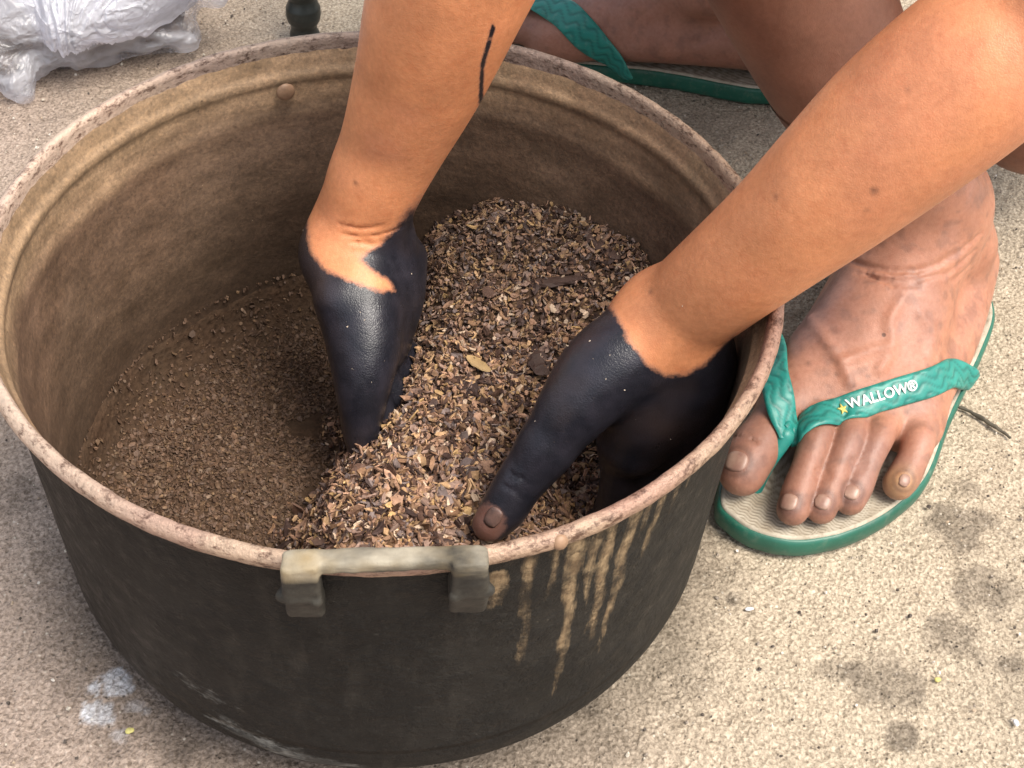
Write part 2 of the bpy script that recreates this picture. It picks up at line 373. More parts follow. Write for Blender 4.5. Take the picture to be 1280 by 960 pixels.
    def ball(s, c, r, k=.004, sub=False): s.cone(c, np.array(c)+1e-5, r, r, k, sub=sub)
    def merge(s, o, k):
        d = np.round((o.lo-s.lo)/s.res).astype(int)
        sl = tuple(slice(max(0, d[i]), min(s.n[i], d[i]+o.n[i])) for i in range(3))
        so_ = tuple(slice(sl[i].start-d[i], sl[i].stop-d[i]) for i in range(3))
        s.f[sl] = Vol.smin(s.f[sl], o.f[so_], k)
    def like(s, lo, hi):
        lo = s.lo+np.floor((np.array(lo)-s.lo)/s.res)*s.res
        return Vol(lo, hi, s.res)
    def samp(s, P):
        q = (np.asarray(P)-s.lo)/s.res; q = np.clip(q, 0, s.n-1.001); i = q.astype(int); f = (q-i)
        r = 0
        for dx in (0, 1):
            for dy in (0, 1):
                for dz in (0, 1):
                    wgt = (f[..., 0] if dx else 1-f[..., 0])*(f[..., 1] if dy else 1-f[..., 1])*(f[..., 2] if dz else 1-f[..., 2])
                    r = r+wgt*s.f[i[..., 0]+dx, i[..., 1]+dy, i[..., 2]+dz]
        return r
    def grad(s, P):
        P = np.asarray(P, float); e = s.res; g = np.empty(P.shape)
        for i in range(3):
            d = np.zeros(3); d[i] = e; g[..., i] = s.samp(P+d)-s.samp(P-d)
        return g/np.maximum(np.linalg.norm(g, axis=-1, keepdims=True), 1e-9)
    def snap(s, P, off=0.0, it=4, only_out=False):
        P = np.array(P, float)
        for _ in range(it):
            d = s.samp(P)-off
            if only_out: d = np.minimum(d, 0)
            P = P-np.clip(d, -.01, .01)[..., None]*s.grad(P)
        return P
    def hit(s, x, y, d0=.3, d1=1.3):
        D = np.arange(d0, d1, .0007); P = CAM+ray(x, y)*D[:, None]
        ins = ((P > s.lo) & (P < s.lo+s.res*(s.n-1))).all(1)
        f = np.where(ins, s.samp(P), 1.0); i = np.argmax(f < 0)
        return P[i] if f[i] < 0 else None
    def mesh(s):
        f = s.f; nx, ny, nz = f.shape; S = f < 0
        c = np.zeros((nx-1, ny-1, nz-1), np.uint8)
        for dx in (0, 1):
            for dy in (0, 1):
                for dz in (0, 1): c += S[dx:nx-1+dx, dy:ny-1+dy, dz:nz-1+dz]
        I = np.argwhere((c > 0) & (c < 8)); idx = np.full(c.shape, -1, np.int32); idx[tuple(I.T)] = np.arange(len(I))
        corner = {}
        for dx in (0, 1):
            for dy in (0, 1):
                for dz in (0, 1): corner[dx, dy, dz] = f[I[:, 0]+dx, I[:, 1]+dy, I[:, 2]+dz]
        acc = np.zeros((len(I), 3)); cnt = np.zeros(len(I))
        for a in range(3):
            o1, o2 = [i for i in range(3) if i != a]
            for u in (0, 1):
                for v in (0, 1):
                    p = [0, 0, 0]; p[o1] = u; p[o2] = v; q = list(p); q[a] = 1
                    fa = corner[tuple(p)]; fb = corner[tuple(q)]; mk = (fa < 0) != (fb < 0)
                    t = np.where(mk, fa/np.where(fa == fb, 1, fa-fb), 0)
                    pos = np.tile(np.array(p, float), (len(I), 1)); pos[:, a] = t
                    acc += pos*mk[:, None]; cnt += mk
        Vt = s.lo+(I+acc/np.maximum(cnt, 1)[:, None])*s.res
        quads = []
        for a in range(3):
            o1, o2 = [(1, 2), (2, 0), (0, 1)][a]
            sa = [slice(1, -1)]*3; sa[a] = slice(0, f.shape[a]-1); sb = [slice(1, -1)]*3; sb[a] = slice(1, f.shape[a])
            A = S[tuple(sa)]; B = S[tuple(sb)]; E_ = np.argwhere(A != B)
            if not len(E_): continue
            flip = A[tuple(E_.T)]
            E_ = E_+1; E_[:, a] -= 1
            def cell(d1, d2):
                q = E_.copy(); q[:, o1] -= d1; q[:, o2] -= d2; return idx[tuple(q.T)]
            q = np.stack([cell(1, 1), cell(0, 1), cell(0, 0), cell(1, 0)], 1)
            q[~flip] = q[~flip][:, ::-1]
            quads.append(q)
        Q = np.concatenate(quads); Q = Q[(Q >= 0).all(1)]
        return Vt, Q
# ------------------------------------------------------------------ the ground
def axis_grid(lo, hi, step, far):
    a = np.arange(lo, hi+step/2, step); out = [a]; s = step; x = a[-1]; R_ = []
    while x < far: s *= 1.35; x += s; R_.append(x)
    x = a[0]; s = step; L_ = []
    while x > -far: s *= 1.35; x -= s; L_.append(x)
    return np.concatenate([L_[::-1], a, R_])
gx = axis_grid(-.36, .62, .0018, 150); gy = axis_grid(-.22, .68, .0018, 150)
X, Y = np.meshgrid(gx, gy, indexing='ij'); P = np.stack([X.ravel(), Y.ravel(), np.zeros(X.size)], 1)
h = (fbm(P, 14, 3, 3)-.5)*.004+(fbm(P, 120, 3, 9)-.5)*.0022+(vnoise(P, 420, 5)-.5)*.0010
near = 1-sstep(.8, 3, np.hypot(P[:, 0], P[:, 1]))
P[:, 2] = h*near-.0012
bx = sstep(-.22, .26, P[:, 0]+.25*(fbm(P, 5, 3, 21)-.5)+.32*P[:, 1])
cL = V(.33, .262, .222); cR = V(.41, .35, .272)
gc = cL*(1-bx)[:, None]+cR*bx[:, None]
big = fbm(P, 9, 4, 31); gc = gc*(1+.30*(big-.5))[:, None]
brown = sstep(.50, .72, fbm(P, 6, 4, 41))*(1-.6*bx); gc = gc*(1-brown[:, None]*.32)+V(.22, .15, .10)*brown[:, None]*.32
for (px_, py_, r_, dark) in [(1205, 660, .022, .62), (1235, 735, .018, .55), (1195, 795, .017, .55), (1110, 845, .022, .55), (1045, 835, .012, .4),
                             (1130, 915, .011, .7), (1270, 830, .010, .6), (915, 745, .005, .5), (1215, 610, .012, .4), (740, 885, .008, .45),
                             (10, 300, .02, .3), (20, 620, .015, .35), (880, 170, .03, .25), (215, 930, .012, .35)]:
    c_ = atz(px_, py_, 0); dd = np.hypot(P[:, 0]-c_[0], P[:, 1]-c_[1])/r_
    mk = (1-sstep(.45, 1.05, dd+1.6*(fbm(P, 75, 4, 51)-.5)))*(.55+.9*(fbm(P, 260, 3, 52)-.2)); gc = gc*(1-mk*dark)[:, None]+V(.10, .08, .07)*(mk*dark*.5)[:, None]
for pts_px in ([(130, 836), (150, 830), (162, 840), (167, 862), (150, 867), (132, 868), (126, 852)], [(109, 852), (122, 846), (127, 858), (118, 868), (107, 864)],
               [(104, 878), (120, 874), (138, 878), (143, 900), (125, 906), (102, 902)], [(152, 880), (168, 873), (182, 878), (186, 889), (168, 891), (154, 888)], [(140, 912), (156, 910), (158, 922), (142, 925)]):
    pp = np.array([atz(x_, y_, 0)[:2] for x_, y_ in pts_px]); c_ = pp.mean(0); near_ = np.hypot(P[:, 0]-c_[0], P[:, 1]-c_[1]) < .03
    sdv = polysd(P[near_][:, :2], pp); fade = .45 if pts_px[0][0] in (152, 140) else 1.0
    mk = sstep(-.0006, .0012, sdv+(fbm(P[near_], 300, 4, 71)-.46)*.006)*(.7+.3*sstep(.40, .50, fbm(P[near_], 600, 3, 72)))*fade
    gc[near_] = gc[near_]*(1-mk)[:, None]+V(.66, .66, .70)*mk[:, None]
darkened = (1-sstep(.150, .195, np.hypot(P[:, 0], P[:, 1])+.03*(fbm(P, 60, 3, 61)-.5)))*.45  # ground colour gets darker in a ring under and around the pot
gc = gc*(1-darkened)[:, None]
n_ = len(gx); m_ = len(gy); ii = (np.arange(n_-1)[:, None]*m_+np.arange(m_-1)[None]).ravel()
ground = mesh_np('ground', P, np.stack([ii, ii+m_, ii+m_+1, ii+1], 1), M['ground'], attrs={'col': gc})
tag(ground, 'rough sandy concrete with dark stains', kind='structure')

# ------------------------------------------------------------------ the pot
def lathe(prof, nseg, wob=None):
    prof = np.array(prof, float); a = np.linspace(0, 2*np.pi, nseg, endpoint=False)
    r = prof[:, 0][:, None]+0*a; z = prof[:, 1][:, None]+0*a
    Pp = np.stack([r*np.cos(a), r*np.sin(a), z], -1)
    if wob is not None: Pp = wob(Pp, a)
    n = len(prof); i = np.arange(n-1)[:, None]; j = np.arange(nseg)[None]; j2 = (j+1) % nseg
    q = np.stack([i*nseg+j, i*nseg+j2, (i+1)*nseg+j2, (i+1)*nseg+j], -1).reshape(-1, 4)
    return Pp.reshape(-1, 3), q
def dense(pts, step):
    out = []
    for p, q in zip(pts[:-1], pts[1:]):
        n = max(1, int(round(math.dist(p, q)/step))); out += [(p[0]+(q[0]-p[0])*k/n, p[1]+(q[1]-p[1])*k/n) for k in range(n)]
    return out+[pts[-1]]
def out_r(z): return .1570+(.1629-.1570)*max(0, (z-.05))/(HR-.05)
def dent(Pp, a):
    r = np.hypot(Pp[..., 0], Pp[..., 1]); k = 1+(.006*(fbm(Pp, 9, 3, 77)-.5)+.0016*(fbm(Pp, 55, 3, 78)-.5))
    Pp[..., 0] *= k; Pp[..., 1] *= k; return Pp
pot = empty('cooking_pot'); tag(pot, 'large sooty blackened aluminium cooking pot holding brown husk flakes', 'cooking pot')
po = [(.1652, HR-.007), (.1646, HR-.011), (.1634, HR-.018), (.1614, .15), (.1592, .10), (.1571, .051)]
po += [(.1060+.051*math.cos(t), .051-.051*math.sin(t)) for t in np.linspace(0, math.pi/2, 14)][0:]+[(.05, .0006), (.0005, .0006)]
Po, Qo = lathe(dense(po, .0022), 720, dent)
ang = np.degrees(np.arctan2(Po[:, 1], Po[:, 0])); zz = Po[:, 2]
drip = np.zeros(len(Po)); wv = (fbm(np.stack([zz*0, zz, zz*0+3], 1), 45, 3, 8)-.5)*1.6
for (a0, a1, z0, z1, wd, s) in [(-65.9, -64.0, .19, .055, 1.1, 1.0), (-60.4, -59.6, .19, .088, 1.0, 1.0), (-62.7, -62.0, .19, .120, .8, .8), (-56.0, -57.6, .19, .075, .95, 1.0), (-50.8, -52.4, .19, .135, .8, 1.0),
                          (-72.6, -71.4, .19, .085, .8, .75), (-69, -68.0, .19, .135, .6, .6), (-47.5, -48.5, .19, .15, .5, .7), (-53.3, -54, .19, .158, .6, .8), (-76.8, -76.0, .176, .150, 1.1, .85), (-44.5, -45.5, .19, .165, .5, .6)]:
    t = np.clip((z0-zz)/(z0-z1), 0, 1); ac = a0+(a1-a0)*t+wv
    wd_ = wd*(1.9-.9*t)*(.75+.5*fbm(np.stack([ang*0+a0, zz, zz*0], 1), 90, 2, 9)); m_k = np.clip(1-np.abs(ang-ac)/wd_, 0, 1)**.6*(zz < z0+.004)*(1-sstep(.7, 1.0, (z0-zz)/(z0-z1)))
    drip = np.maximum(drip, m_k*s*(1-.45*t))
scr = np.exp(-((ang+112)/13)**2)*np.exp(-((zz-.045-(ang+112)*-.0008)/.012)**2)+.8*np.exp(-((ang+100)/10)**2)*np.exp(-((zz-.034)/.008)**2)
scr = np.maximum(scr, .8*np.exp(-((ang+120)/9)**2)*np.exp(-((zz-.072)/.010)**2))
mesh_np('body', Po, Qo, M['pot_out'], pot, attrs={'drip': drip, 'scrape': scr*.75})
pi_ = [(.1642, HR-.005), (.1626, HR-.010), (.1614, HR-.015), (.1596, HR-.0175), (.1592, HR-.020), (.1600, HR-.0235), (.1592, HR-.034), (.1580, HR-.039), (.1580, HR-.048),
       (.1540, .11), (.1528, .055)]
pi_ += [(.1058+.047*math.cos(t), .0555-.047*math.sin(t)) for t in np.linspace(0.05, math.pi/2, 12)]+[(.05, .0085), (.0005, .0085)]
Pi, Qi = lathe(dense(pi_, .002), 600, dent)
zi = Pi[:, 2]; angi = np.degrees(np.arctan2(Pi[:, 1], Pi[:, 0]))
ringn = fbm(np.stack([np.cos(np.radians(angi))*.5, np.sin(np.radians(angi))*.5, zi*9], 1), 7, 4, 5)
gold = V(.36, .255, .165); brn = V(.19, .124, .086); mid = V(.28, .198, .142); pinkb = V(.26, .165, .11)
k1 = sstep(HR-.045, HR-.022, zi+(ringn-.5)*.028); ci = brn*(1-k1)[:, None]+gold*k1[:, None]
dline = np.exp(-((zi-(HR-.0215))/.0022)**2); ci = ci*(1-.35*dline)[:, None]
pk = sstep(.5, .7, fbm(Pi, 22, 3, 12))*k1; ci = ci*(1-.5*pk)[:, None]+pinkb*(.5*pk)[:, None]
k2 = sstep(.45, .62, fbm(Pi, 11, 3, 14)); ci = ci*(1-.4*k2*(1-k1))[:, None]+mid*(.4*k2*(1-k1))[:, None]
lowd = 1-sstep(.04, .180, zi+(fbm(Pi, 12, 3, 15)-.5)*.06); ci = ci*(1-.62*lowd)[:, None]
far_shade = sstep(-20, 30, angi)*(1-sstep(100, 135, angi)); ci = ci*(1-.22*far_shade*(1-k1*.5))[:, None]  # shade on the far and right wall, painted into the lining colour
strk = fbm(np.stack([np.cos(np.radians(angi))*1.2, np.sin(np.radians(angi))*1.2, zi*16], 1), 9, 4, 6); ci = ci*(.72+.56*strk)[:, None]
ci = ci*(.68+.45*ringn)[:, None]
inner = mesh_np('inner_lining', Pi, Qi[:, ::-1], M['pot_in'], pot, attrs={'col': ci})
pr = [(.1632, HR-.0100), (.1636, HR-.006), (.1640, HR-.0022), (.1650, HR-.0004), (.1664, HR+.0001), (.1680, HR-.0004), (.1696, HR-.0020), (.1701, HR-.0040), (.1695, HR-.0062),
      (.1672, HR-.0078), (.1656, HR-.0084), (.1650, HR-.0092)]
def chipwob(Pp, a):
    k = 1+.006*(fbm(Pp, 9, 3, 77)-.5)+.0028*(fbm(Pp, 160, 3, 79)-.5); Pp[..., 0] *= k; Pp[..., 1] *= k
    Pp[..., 2] += .0012*(fbm(Pp, 130, 3, 80)-.5)+.0016*(fbm(Pp, 14, 2, 81)-.5); return Pp
Pr, Qr = lathe(dense(pr, .0009), 1100, chipwob)
ar = np.degrees(np.arctan2(Pr[:, 1], Pr[:, 0])); rn = fbm(Pr, 18, 4, 90)
cr = np.tile(V(.35, .245, .17), (len(Pr), 1)); reddish = V(.29, .17, .125); pale = V(.54, .42, .33); greyd = V(.20, .165, .14)
kf = sstep(.40, .60, rn); cr = cr*(1-kf)[:, None]+reddish*kf[:, None]
kl = np.exp(-((np.abs(ar)-165)/45)**2); cr = cr*(1-kl*.8)[:, None]+pale*(kl*.8)[:, None]
kb = sstep(10, 60, ar)*(1-sstep(115, 150, ar)); cr = cr*(1-kb*.7)[:, None]+greyd*(kb*.7)[:, None]
mesh_np('rim', Pr, Qr, M['rim'], pot, attrs={'col': cr})

def handle(a_deg):
    a0 = math.radians(a_deg)
    lo = [-.18]*3; er = V(math.cos(a0), math.sin(a0), 0); et = V(-math.sin(a0), math.cos(a0), 0)
    def Q(r, t, z): return er*r+et*t+V(0, 0, z)
    c = Q(.170, 0, .18); v = Vol(c-V(.06, .06, .045), c+V(.06, .06, .04), .0009)
    ez = V(0, 0, 1); up_ = ez*math.cos(.28)+er*math.sin(.28); ou = er*math.cos(.28)-ez*math.sin(.28)
    v.box(Q(.1712, -.001, HR+.0058), (er, et, ez), (.0040, .0330, .0032), .0022)
    for s in (-1, 1):
        tc = -.001+s*.0285
        v.box(Q(.1728, tc, HR-.0005), (er, et, ez), (.0046, .0064, .0100), .0016, .0016)
        v.box(Q(.1665, tc+s*.0003, HR-.0190), (ou, et, up_), (.0044, .0068, .0135), .0020, .0012)
        v.ball(Q(.1745, tc+s*.0068, HR-.0085), .0022, .0015); v.ball(Q(.1765, tc-s*.0050, HR-.0095), .0020, .0015)
    P_, Q_ = v.mesh(); P_ = P_+(fbm(P_, 240, 3, 4)-.5)[:, None]*.0010*v.grad(P_)+(fbm(P_, 70, 2, 6)-.5)[:, None]*.0014*v.grad(P_)
    return mesh_np('handle', P_, Q_, M['handle'], pot)
handle(-90.4); handle(80.0)
def dome(name, c, nrm, r, h, mat, parent, seg=14):
    nrm = np.array(nrm, float); nrm /= np.linalg.norm(nrm); t = np.cross(nrm, V(0, 0, 1)); t = t/np.linalg.norm(t) if np.linalg.norm(t) > .01 else V(1, 0, 0); b = np.cross(nrm, t)
    vs = []; n = 6
    for i in range(n):
        ph = i/(n-1)*math.pi/2
        for j in range(seg):
            th = 2*math.pi*j/seg; vs.append(c+(t*math.cos(th)+b*math.sin(th))*r*math.cos(ph)*.999+nrm*(h*math.sin(ph)))
    q = [(i*seg+j, i*seg+(j+1) % seg, (i+1)*seg+(j+1) % seg, (i+1)*seg+j) for i in range(n-1) for j in range(seg)]
    return mesh_np(name, vs, np.array(q), mat, parent)
for (px_, py_) in [(357, 115)]:
    d = ray(px_, py_); A_ = d[0]**2+d[1]**2; B_ = 2*(CAM[0]*d[0]+CAM[1]*d[1]); C_ = CAM[0]**2+CAM[1]**2-.1560**2
    t = (-B_+math.sqrt(B_*B_-4*A_*C_))/2/A_; c = CAM+d*t
    dome('rivet', c, V(-c[0], -c[1], 0), .0050, .0022, M['rivet'], pot)
ca = math.radians(-69.5); dome('rivet', V(.1690*math.cos(ca), .1690*math.sin(ca), HR-.004), V(math.cos(ca), math.sin(ca), .4), .0032, .0022, M['rivet'], pot)

# ------------------------------------------------------------------ heap height field inside the pot
XBY = np.array([-.16, -.10, -.044, .016, .07, .11, .157, .204]); XBX = np.array([-.066, -.060, -.050, -.024, -.009, -.002, .008, .018])
def heap(x, y, noise=True):
    P_ = np.stack([x, y, 0*x], -1)
    xb = np.interp(y, XBY, XBX)+(fbm(P_, 40, 3, 101)-.5)*.016*noise
    t = sstep(-.020, .045, x-xb)
    top = .088+.012*sstep(.02, .15, y)+.024*sstep(.03, .13, x)*sstep(-.01, .09, y)
    hz = .020+.010*sstep(.06, .0, np.hypot(x+.08, y-.02))+t*(top-.020)
    hol = np.exp(-(((x-.108)/.038)**2+((y+.045)/.055)**2)**1.3); hz = hz-hol*.050*t
    hz = hz+(fbm(P_, 55, 3, 102)-.5)*.012*noise*(.35+t)
    r = np.hypot(x, y); fl = np.where(r > .1058, .0555-np.sqrt(np.clip(.047**2-(r-.1058)**2, 0, None)), .0085)
    return np.maximum(hz, fl+.0005)
rr_ = np.linspace(0.0008, .1560, 110); aa = np.linspace(0, 2*np.pi, 420, endpoint=False)
Rg, Ag = np.meshgrid(rr_, aa, indexing='ij'); Xh = Rg*np.cos(Ag); Yh = Rg*np.sin(Ag); Zh = heap(Xh, Yh)
Zh = Zh
rmax = np.where(Zh < .0555, .1058+np.sqrt(np.clip(.047**2-(np.clip(.0555-Zh, 0, .047))**2, 0, None)), .1530+.045*np.clip(Zh-.0555, 0, .1))
sc = np.minimum(1, (rmax+.0006)/np.maximum(Rg, 1e-6)); Xh *= sc; Yh *= sc
Ph = np.stack([Xh, Yh, Zh], -1); Ph[..., 2] += (fbm(Ph, 260, 3, 103)-.5)*.0009
i = np.arange(109)[:, None]; j = np.arange(420)[None]; j2 = (j+1) % 420
q = np.stack([i*420+j, (i+1)*420+j, (i+1)*420+j2, i*420+j2], -1).reshape(-1, 4)
hp = empty('husk_heap', (0.05, 0.0, 0.02)); tag(hp, 'loose heap of brown and tan husk flakes filling the right side of the black pot', 'husk heap')
o = mesh_np('fine_crumbs', Ph.reshape(-1, 3), q, M['base'], hp); tag(o, kind='stuff')

PAL = np.array([[.42, .27, .15], [.35, .21, .14], [.29, .195, .155], [.10, .055, .038], [.055, .032, .026], [.19, .145, .135], [.46, .30, .14], [.55, .42, .31], [.27, .155, .09], [.22, .13, .075]])
PW = np.array([.12, .16, .12, .19, .15, .08, .03, .05, .04, .10]); PW /= PW.sum()
def flakes(name, n, pos, nrm, L, W, T, cols, mat, parent, curl=.35, inpot=False):
    """n irregular curled chips with thickness, one mesh"""
    if inpot:
        zc_ = pos[:, 2]; rm = np.where(zc_ < .0555, .1058+np.sqrt(np.clip(.047**2-np.clip(.0555-zc_, 0, .046)**2, 0, None)), .1528+.045*(zc_-.0555))-L*.42
        r0 = np.hypot(pos[:, 0], pos[:, 1]); pos[:, :2] *= np.minimum(1, rm/np.maximum(r0, 1e-6))[:, None]
    a = np.arange(6)/6*2*np.pi
    base = np.stack([np.cos(a), np.sin(a)], 1)
    rad = .72+.55*RNG.random((n, 6)); th = RNG.random(n)*2*np.pi
    # frame
    nr = nrm+RNG.normal(0, 1, (n, 3))*.75; nr /= np.linalg.norm(nr, axis=1)[:, None]
    tmp = RNG.normal(0, 1, (n, 3)); t1 = np.cross(nr, tmp); t1 /= np.linalg.norm(t1, axis=1)[:, None]; t2 = np.cross(nr, t1)
    lx = base[None, :, 0]*rad*L[:, None]/2; ly = base[None, :, 1]*rad*W[:, None]/2
    cz = (lx/(L[:, None]/2))**2*L[:, None]*curl*(RNG.random((n, 1))-.35)+RNG.normal(0, .06, (n, 6))*W[:, None]
    ring = pos[:, None]+lx[..., None]*t1[:, None]+ly[..., None]*t2[:, None]+cz[..., None]*nr[:, None]
    cen = pos+nr*(L*.04)[:, None]
    tk = (nr*T[:, None])[:, None]
    top = np.concatenate([ring+tk, cen[:, None]+tk], 1); bot = ring-tk*.3
    vs = np.concatenate([top, bot], 1)                      # 13 verts each
    ft = []
    for k in range(6): ft.append((6, k, (k+1) % 6))
    for k in range(1, 5): ft.append((7, 7+k+1, 7+k))
    for k in range(6): ft.append((k, 7+k, (k+1) % 6)); ft.append((7+k, 7+(k+1) % 6, (k+1) % 6))
    ft = np.array(ft); F = (ft[None]+13*np.arange(n)[:, None, None]).reshape(-1, 3)
    cv = np.repeat(cols, 13, 0)*(1+.12*RNG.normal(size=(n*13, 1)))
    o = mesh_np(name, vs.reshape(-1, 3), F, mat, parent, smooth=False, attrs={'col': np.clip(cv, .005, 1)})
    return o
def hnorm(x, y):
    e = .004; gx_ = (heap(x+e, y)-heap(x-e, y))/(2*e); gy_ = (heap(x, y+e)-heap(x, y-e))/(2*e)
    n = np.stack([-gx_, -gy_, np.ones_like(x)], 1); return n/np.linalg.norm(n, axis=1)[:, None]
def scatter(n, left):
    out = []
    tot = 0
    while tot < n:
        x = RNG.uniform(-.155, .155, n*3); y = RNG.uniform(-.155, .155, n*3); ok = np.hypot(x, y) < .1555
        t = sstep(-.022, .012, x-np.interp(y, XBY, XBX)+(fbm(np.stack([x, y, 0*x], 1), 60, 3, 7)-.5)*.03)
        p = (1-t)*(1-.9*sstep(.118, .162, np.hypot(x, y)+.03*(fbm(np.stack([x, y, 0*x], 1), 30, 3, 9)-.5)))*(fbm(np.stack([x, y, 0*x], 1), 25, 3, 8) > .24) if left else t
        ok &= RNG.random(n*3) < p
        out.append(np.stack([x[ok], y[ok]], 1)); tot += ok.sum()
    return np.concatenate(out)[:n]
n = 40000; xy = scatter(n, False); x, y = xy.T; z = heap(x, y)+RNG.uniform(-.002, .0035, n)
nm = hnorm(x, y)
L = RNG.gamma(7, .0043/7, n)*(1.22-.50*sstep(-.10, .08, y)); W = L*RNG.uniform(.22, .68, n)
cols = PAL[RNG.choice(len(PAL), n, p=PW)]*RNG.uniform(.75, 1.25, n)[:, None]
dk = sstep(.02, .12, y)*.42; cols = cols*(1-dk)[:, None]  # back of the heap: shade painted into the flake colours
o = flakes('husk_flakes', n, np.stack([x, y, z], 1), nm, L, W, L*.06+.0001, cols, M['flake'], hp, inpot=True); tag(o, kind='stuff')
n = 24000; xy = scatter(n, True); x, y = xy.T; z = heap(x, y)+RNG.uniform(-.0005, .0012, n); nm = hnorm(x, y)
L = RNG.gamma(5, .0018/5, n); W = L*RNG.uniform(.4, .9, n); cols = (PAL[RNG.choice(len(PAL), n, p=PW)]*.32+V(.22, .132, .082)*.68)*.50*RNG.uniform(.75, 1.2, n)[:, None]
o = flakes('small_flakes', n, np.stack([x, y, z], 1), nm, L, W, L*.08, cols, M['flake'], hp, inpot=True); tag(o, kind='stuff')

def chip(label, c, axis, L_, W_, T_, seed, mat):
    rg = np.random.default_rng(seed); axis = np.array(axis, float); axis /= np.linalg.norm(axis)
    sd = np.cross(V(0, 0, 1), axis); sd /= np.linalg.norm(sd); u = np.cross(axis, sd); vs = []; m = 9; k = 8
    for i in range(m):
        t = i/(m-1)*2-1; w_ = (1-abs(t)**3*.75)*(.8+.4*rg.random())
        for j in range(k):
            a = 2*math.pi*j/k; vs.append(c+axis*(t*L_/2+rg.normal()*L_*.02)+sd*math.cos(a)*W_/2*w_*(.85+.3*rg.random())+u*(math.sin(a)*T_/2*w_*(.8+.4*rg.random())+(t*t)*T_*.3))
    q = [(i*k+j, i*k+(j+1) % k, (i+1)*k+(j+1) % k, (i+1)*k+j) for i in range(m-1) for j in range(k)]
    for e in (0, (m-1)*k): q += [(e, e+1, e+2, e+3), (e, e+3, e+4, e+7), (e+4, e+5, e+6, e+7)]
    o = mesh_np('bark_chip', vs, np.array(q), mat, None, smooth=False); return tag(o, label, 'bark chip', 'larger bark chips on the heap')
def onheap(px_, py_, up=.002):
    D = np.arange(.5, .9, .0008); Pq = CAM+ray(px_, py_)*D[:, None]; ok = Pq[:, 2] < heap(Pq[:, 0], Pq[:, 1])+up
    return Pq[np.argmax(ok)]
chip('long dark bark splinter lying across the back of the husk heap', onheap(698, 352, .003), onheap(735, 345)-onheap(665, 352), .030, .0075, .004, 1, M['chip'])
chip('square dark bark chip just left of the hand that reaches to the front rim', onheap(676, 455, .004), onheap(684, 480)-onheap(668, 435), .015, .011, .003, 2, M['chip'])
chip('flat greyish bark chip far back on the heap beside the upper forearm', onheap(752, 308, .003), onheap(770, 322)-onheap(735, 295), .026, .008, .003, 3, M['chip'])
chip('pointed tan leaf scrap at the heap centre above the reaching hand', onheap(598, 455, .004), onheap(620, 468)-onheap(585, 446), .014, .006, .0016, 4, mat_simple('tan_scrap', (.42, .28, .13), .7))
# ------------------------------------------------------------------ the person
person = empty('person', (0.45, 0.27, 0.0))
tag(person, 'barefoot squatting person in green sandals with both blackened hands in the pot', 'person')
parts = []          # (verts, quads, region)
# --- right arm (on the left of the picture)
RA = [(557, 0, .600, .0338), (525, 95, .633, .0296), (492, 177, .660, .0250), (470, 225, .674, .0236), (450, 280, .692, .0222)]
vr = Vol((-.075, -.06, .0), (.115, .165, .40), .0015)
ra = [(atd(x, y, D), r) for x, y, D, r in RA]
axr = ra[0][0]-ra[3][0]; axr /= np.linalg.norm(axr)
elbR = ra[0][0]+axr*.105
flatR = np.cross(axr, RT); flatR /= np.linalg.norm(flatR)
armR_chain = [(elbR, .036), (ra[0][0]+axr*.05, .0365)]+ra
vr.chain(armR_chain, .012, flatR, 1.06)
hR = [(atd(438, 305, .698), .0215), (atd(446, 360, .690), .0222), (atd(454, 420, .684), .0190), (atd(454, 470, .682), .0150), (atd(452, 512, .686), .0115), (atd(452, 548, .692), .0090), (atd(460, 575, .700), .0080)]
vr.chain(hR, .007)
vr.chain([(ra[4][0], .020), (atd(478, 315, .704), .0190), (atd(484, 372, .704), .0160), (atd(478, 440, .702), .0120)], .010)
vr.chain([(atd(512, 322, .712), .009), (atd(507, 372, .712), .0095), (atd(494, 430, .712), .0080)], .006)
for kx, ky, kd, ex, ey, ed, fx, fy, fd in [(470, 470, .690, 492, 520, .690, 520, 560, .688), (480, 455, .700, 510, 500, .702, 545, 535, .705),
                                           (490, 440, .708, 522, 480, .714, 556, 512, .718), (498, 425, .714, 535, 458, .722, 566, 488, .728)]:
    fv = vr.like(atd(ex, ey, ed)-.06, atd(ex, ey, ed)+.06)
    fv.chain([(atd(kx-10, ky, kd+.004), .0088), (atd(ex-14, ey, ed+.010), .0080), (atd(fx-10, fy, fd+.016), .0068)], .003); vr.merge(fv, .003)
vr.ball(atd(418, 372, .676), .0075, .010)
for (x, y, r) in [(398, 318, .006)]: vr.ball(atd(x+12, y, .690), .013, .012)
for pl in ([(428, 292), (455, 297), (480, 293), (502, 284)], [(440, 302), (462, 305), (484, 300)], [(424, 281), (452, 286), (478, 282)]):
    hh = [vr.hit(*p) for p in pl]; hh = [h_ for h_ in hh if h_ is not None]
    for a_, b_ in zip(hh[:-1], hh[1:]): vr.cone(a_, b_, .0006, .0006, .0016, sub=True)
parts.append((*vr.mesh(), 0))
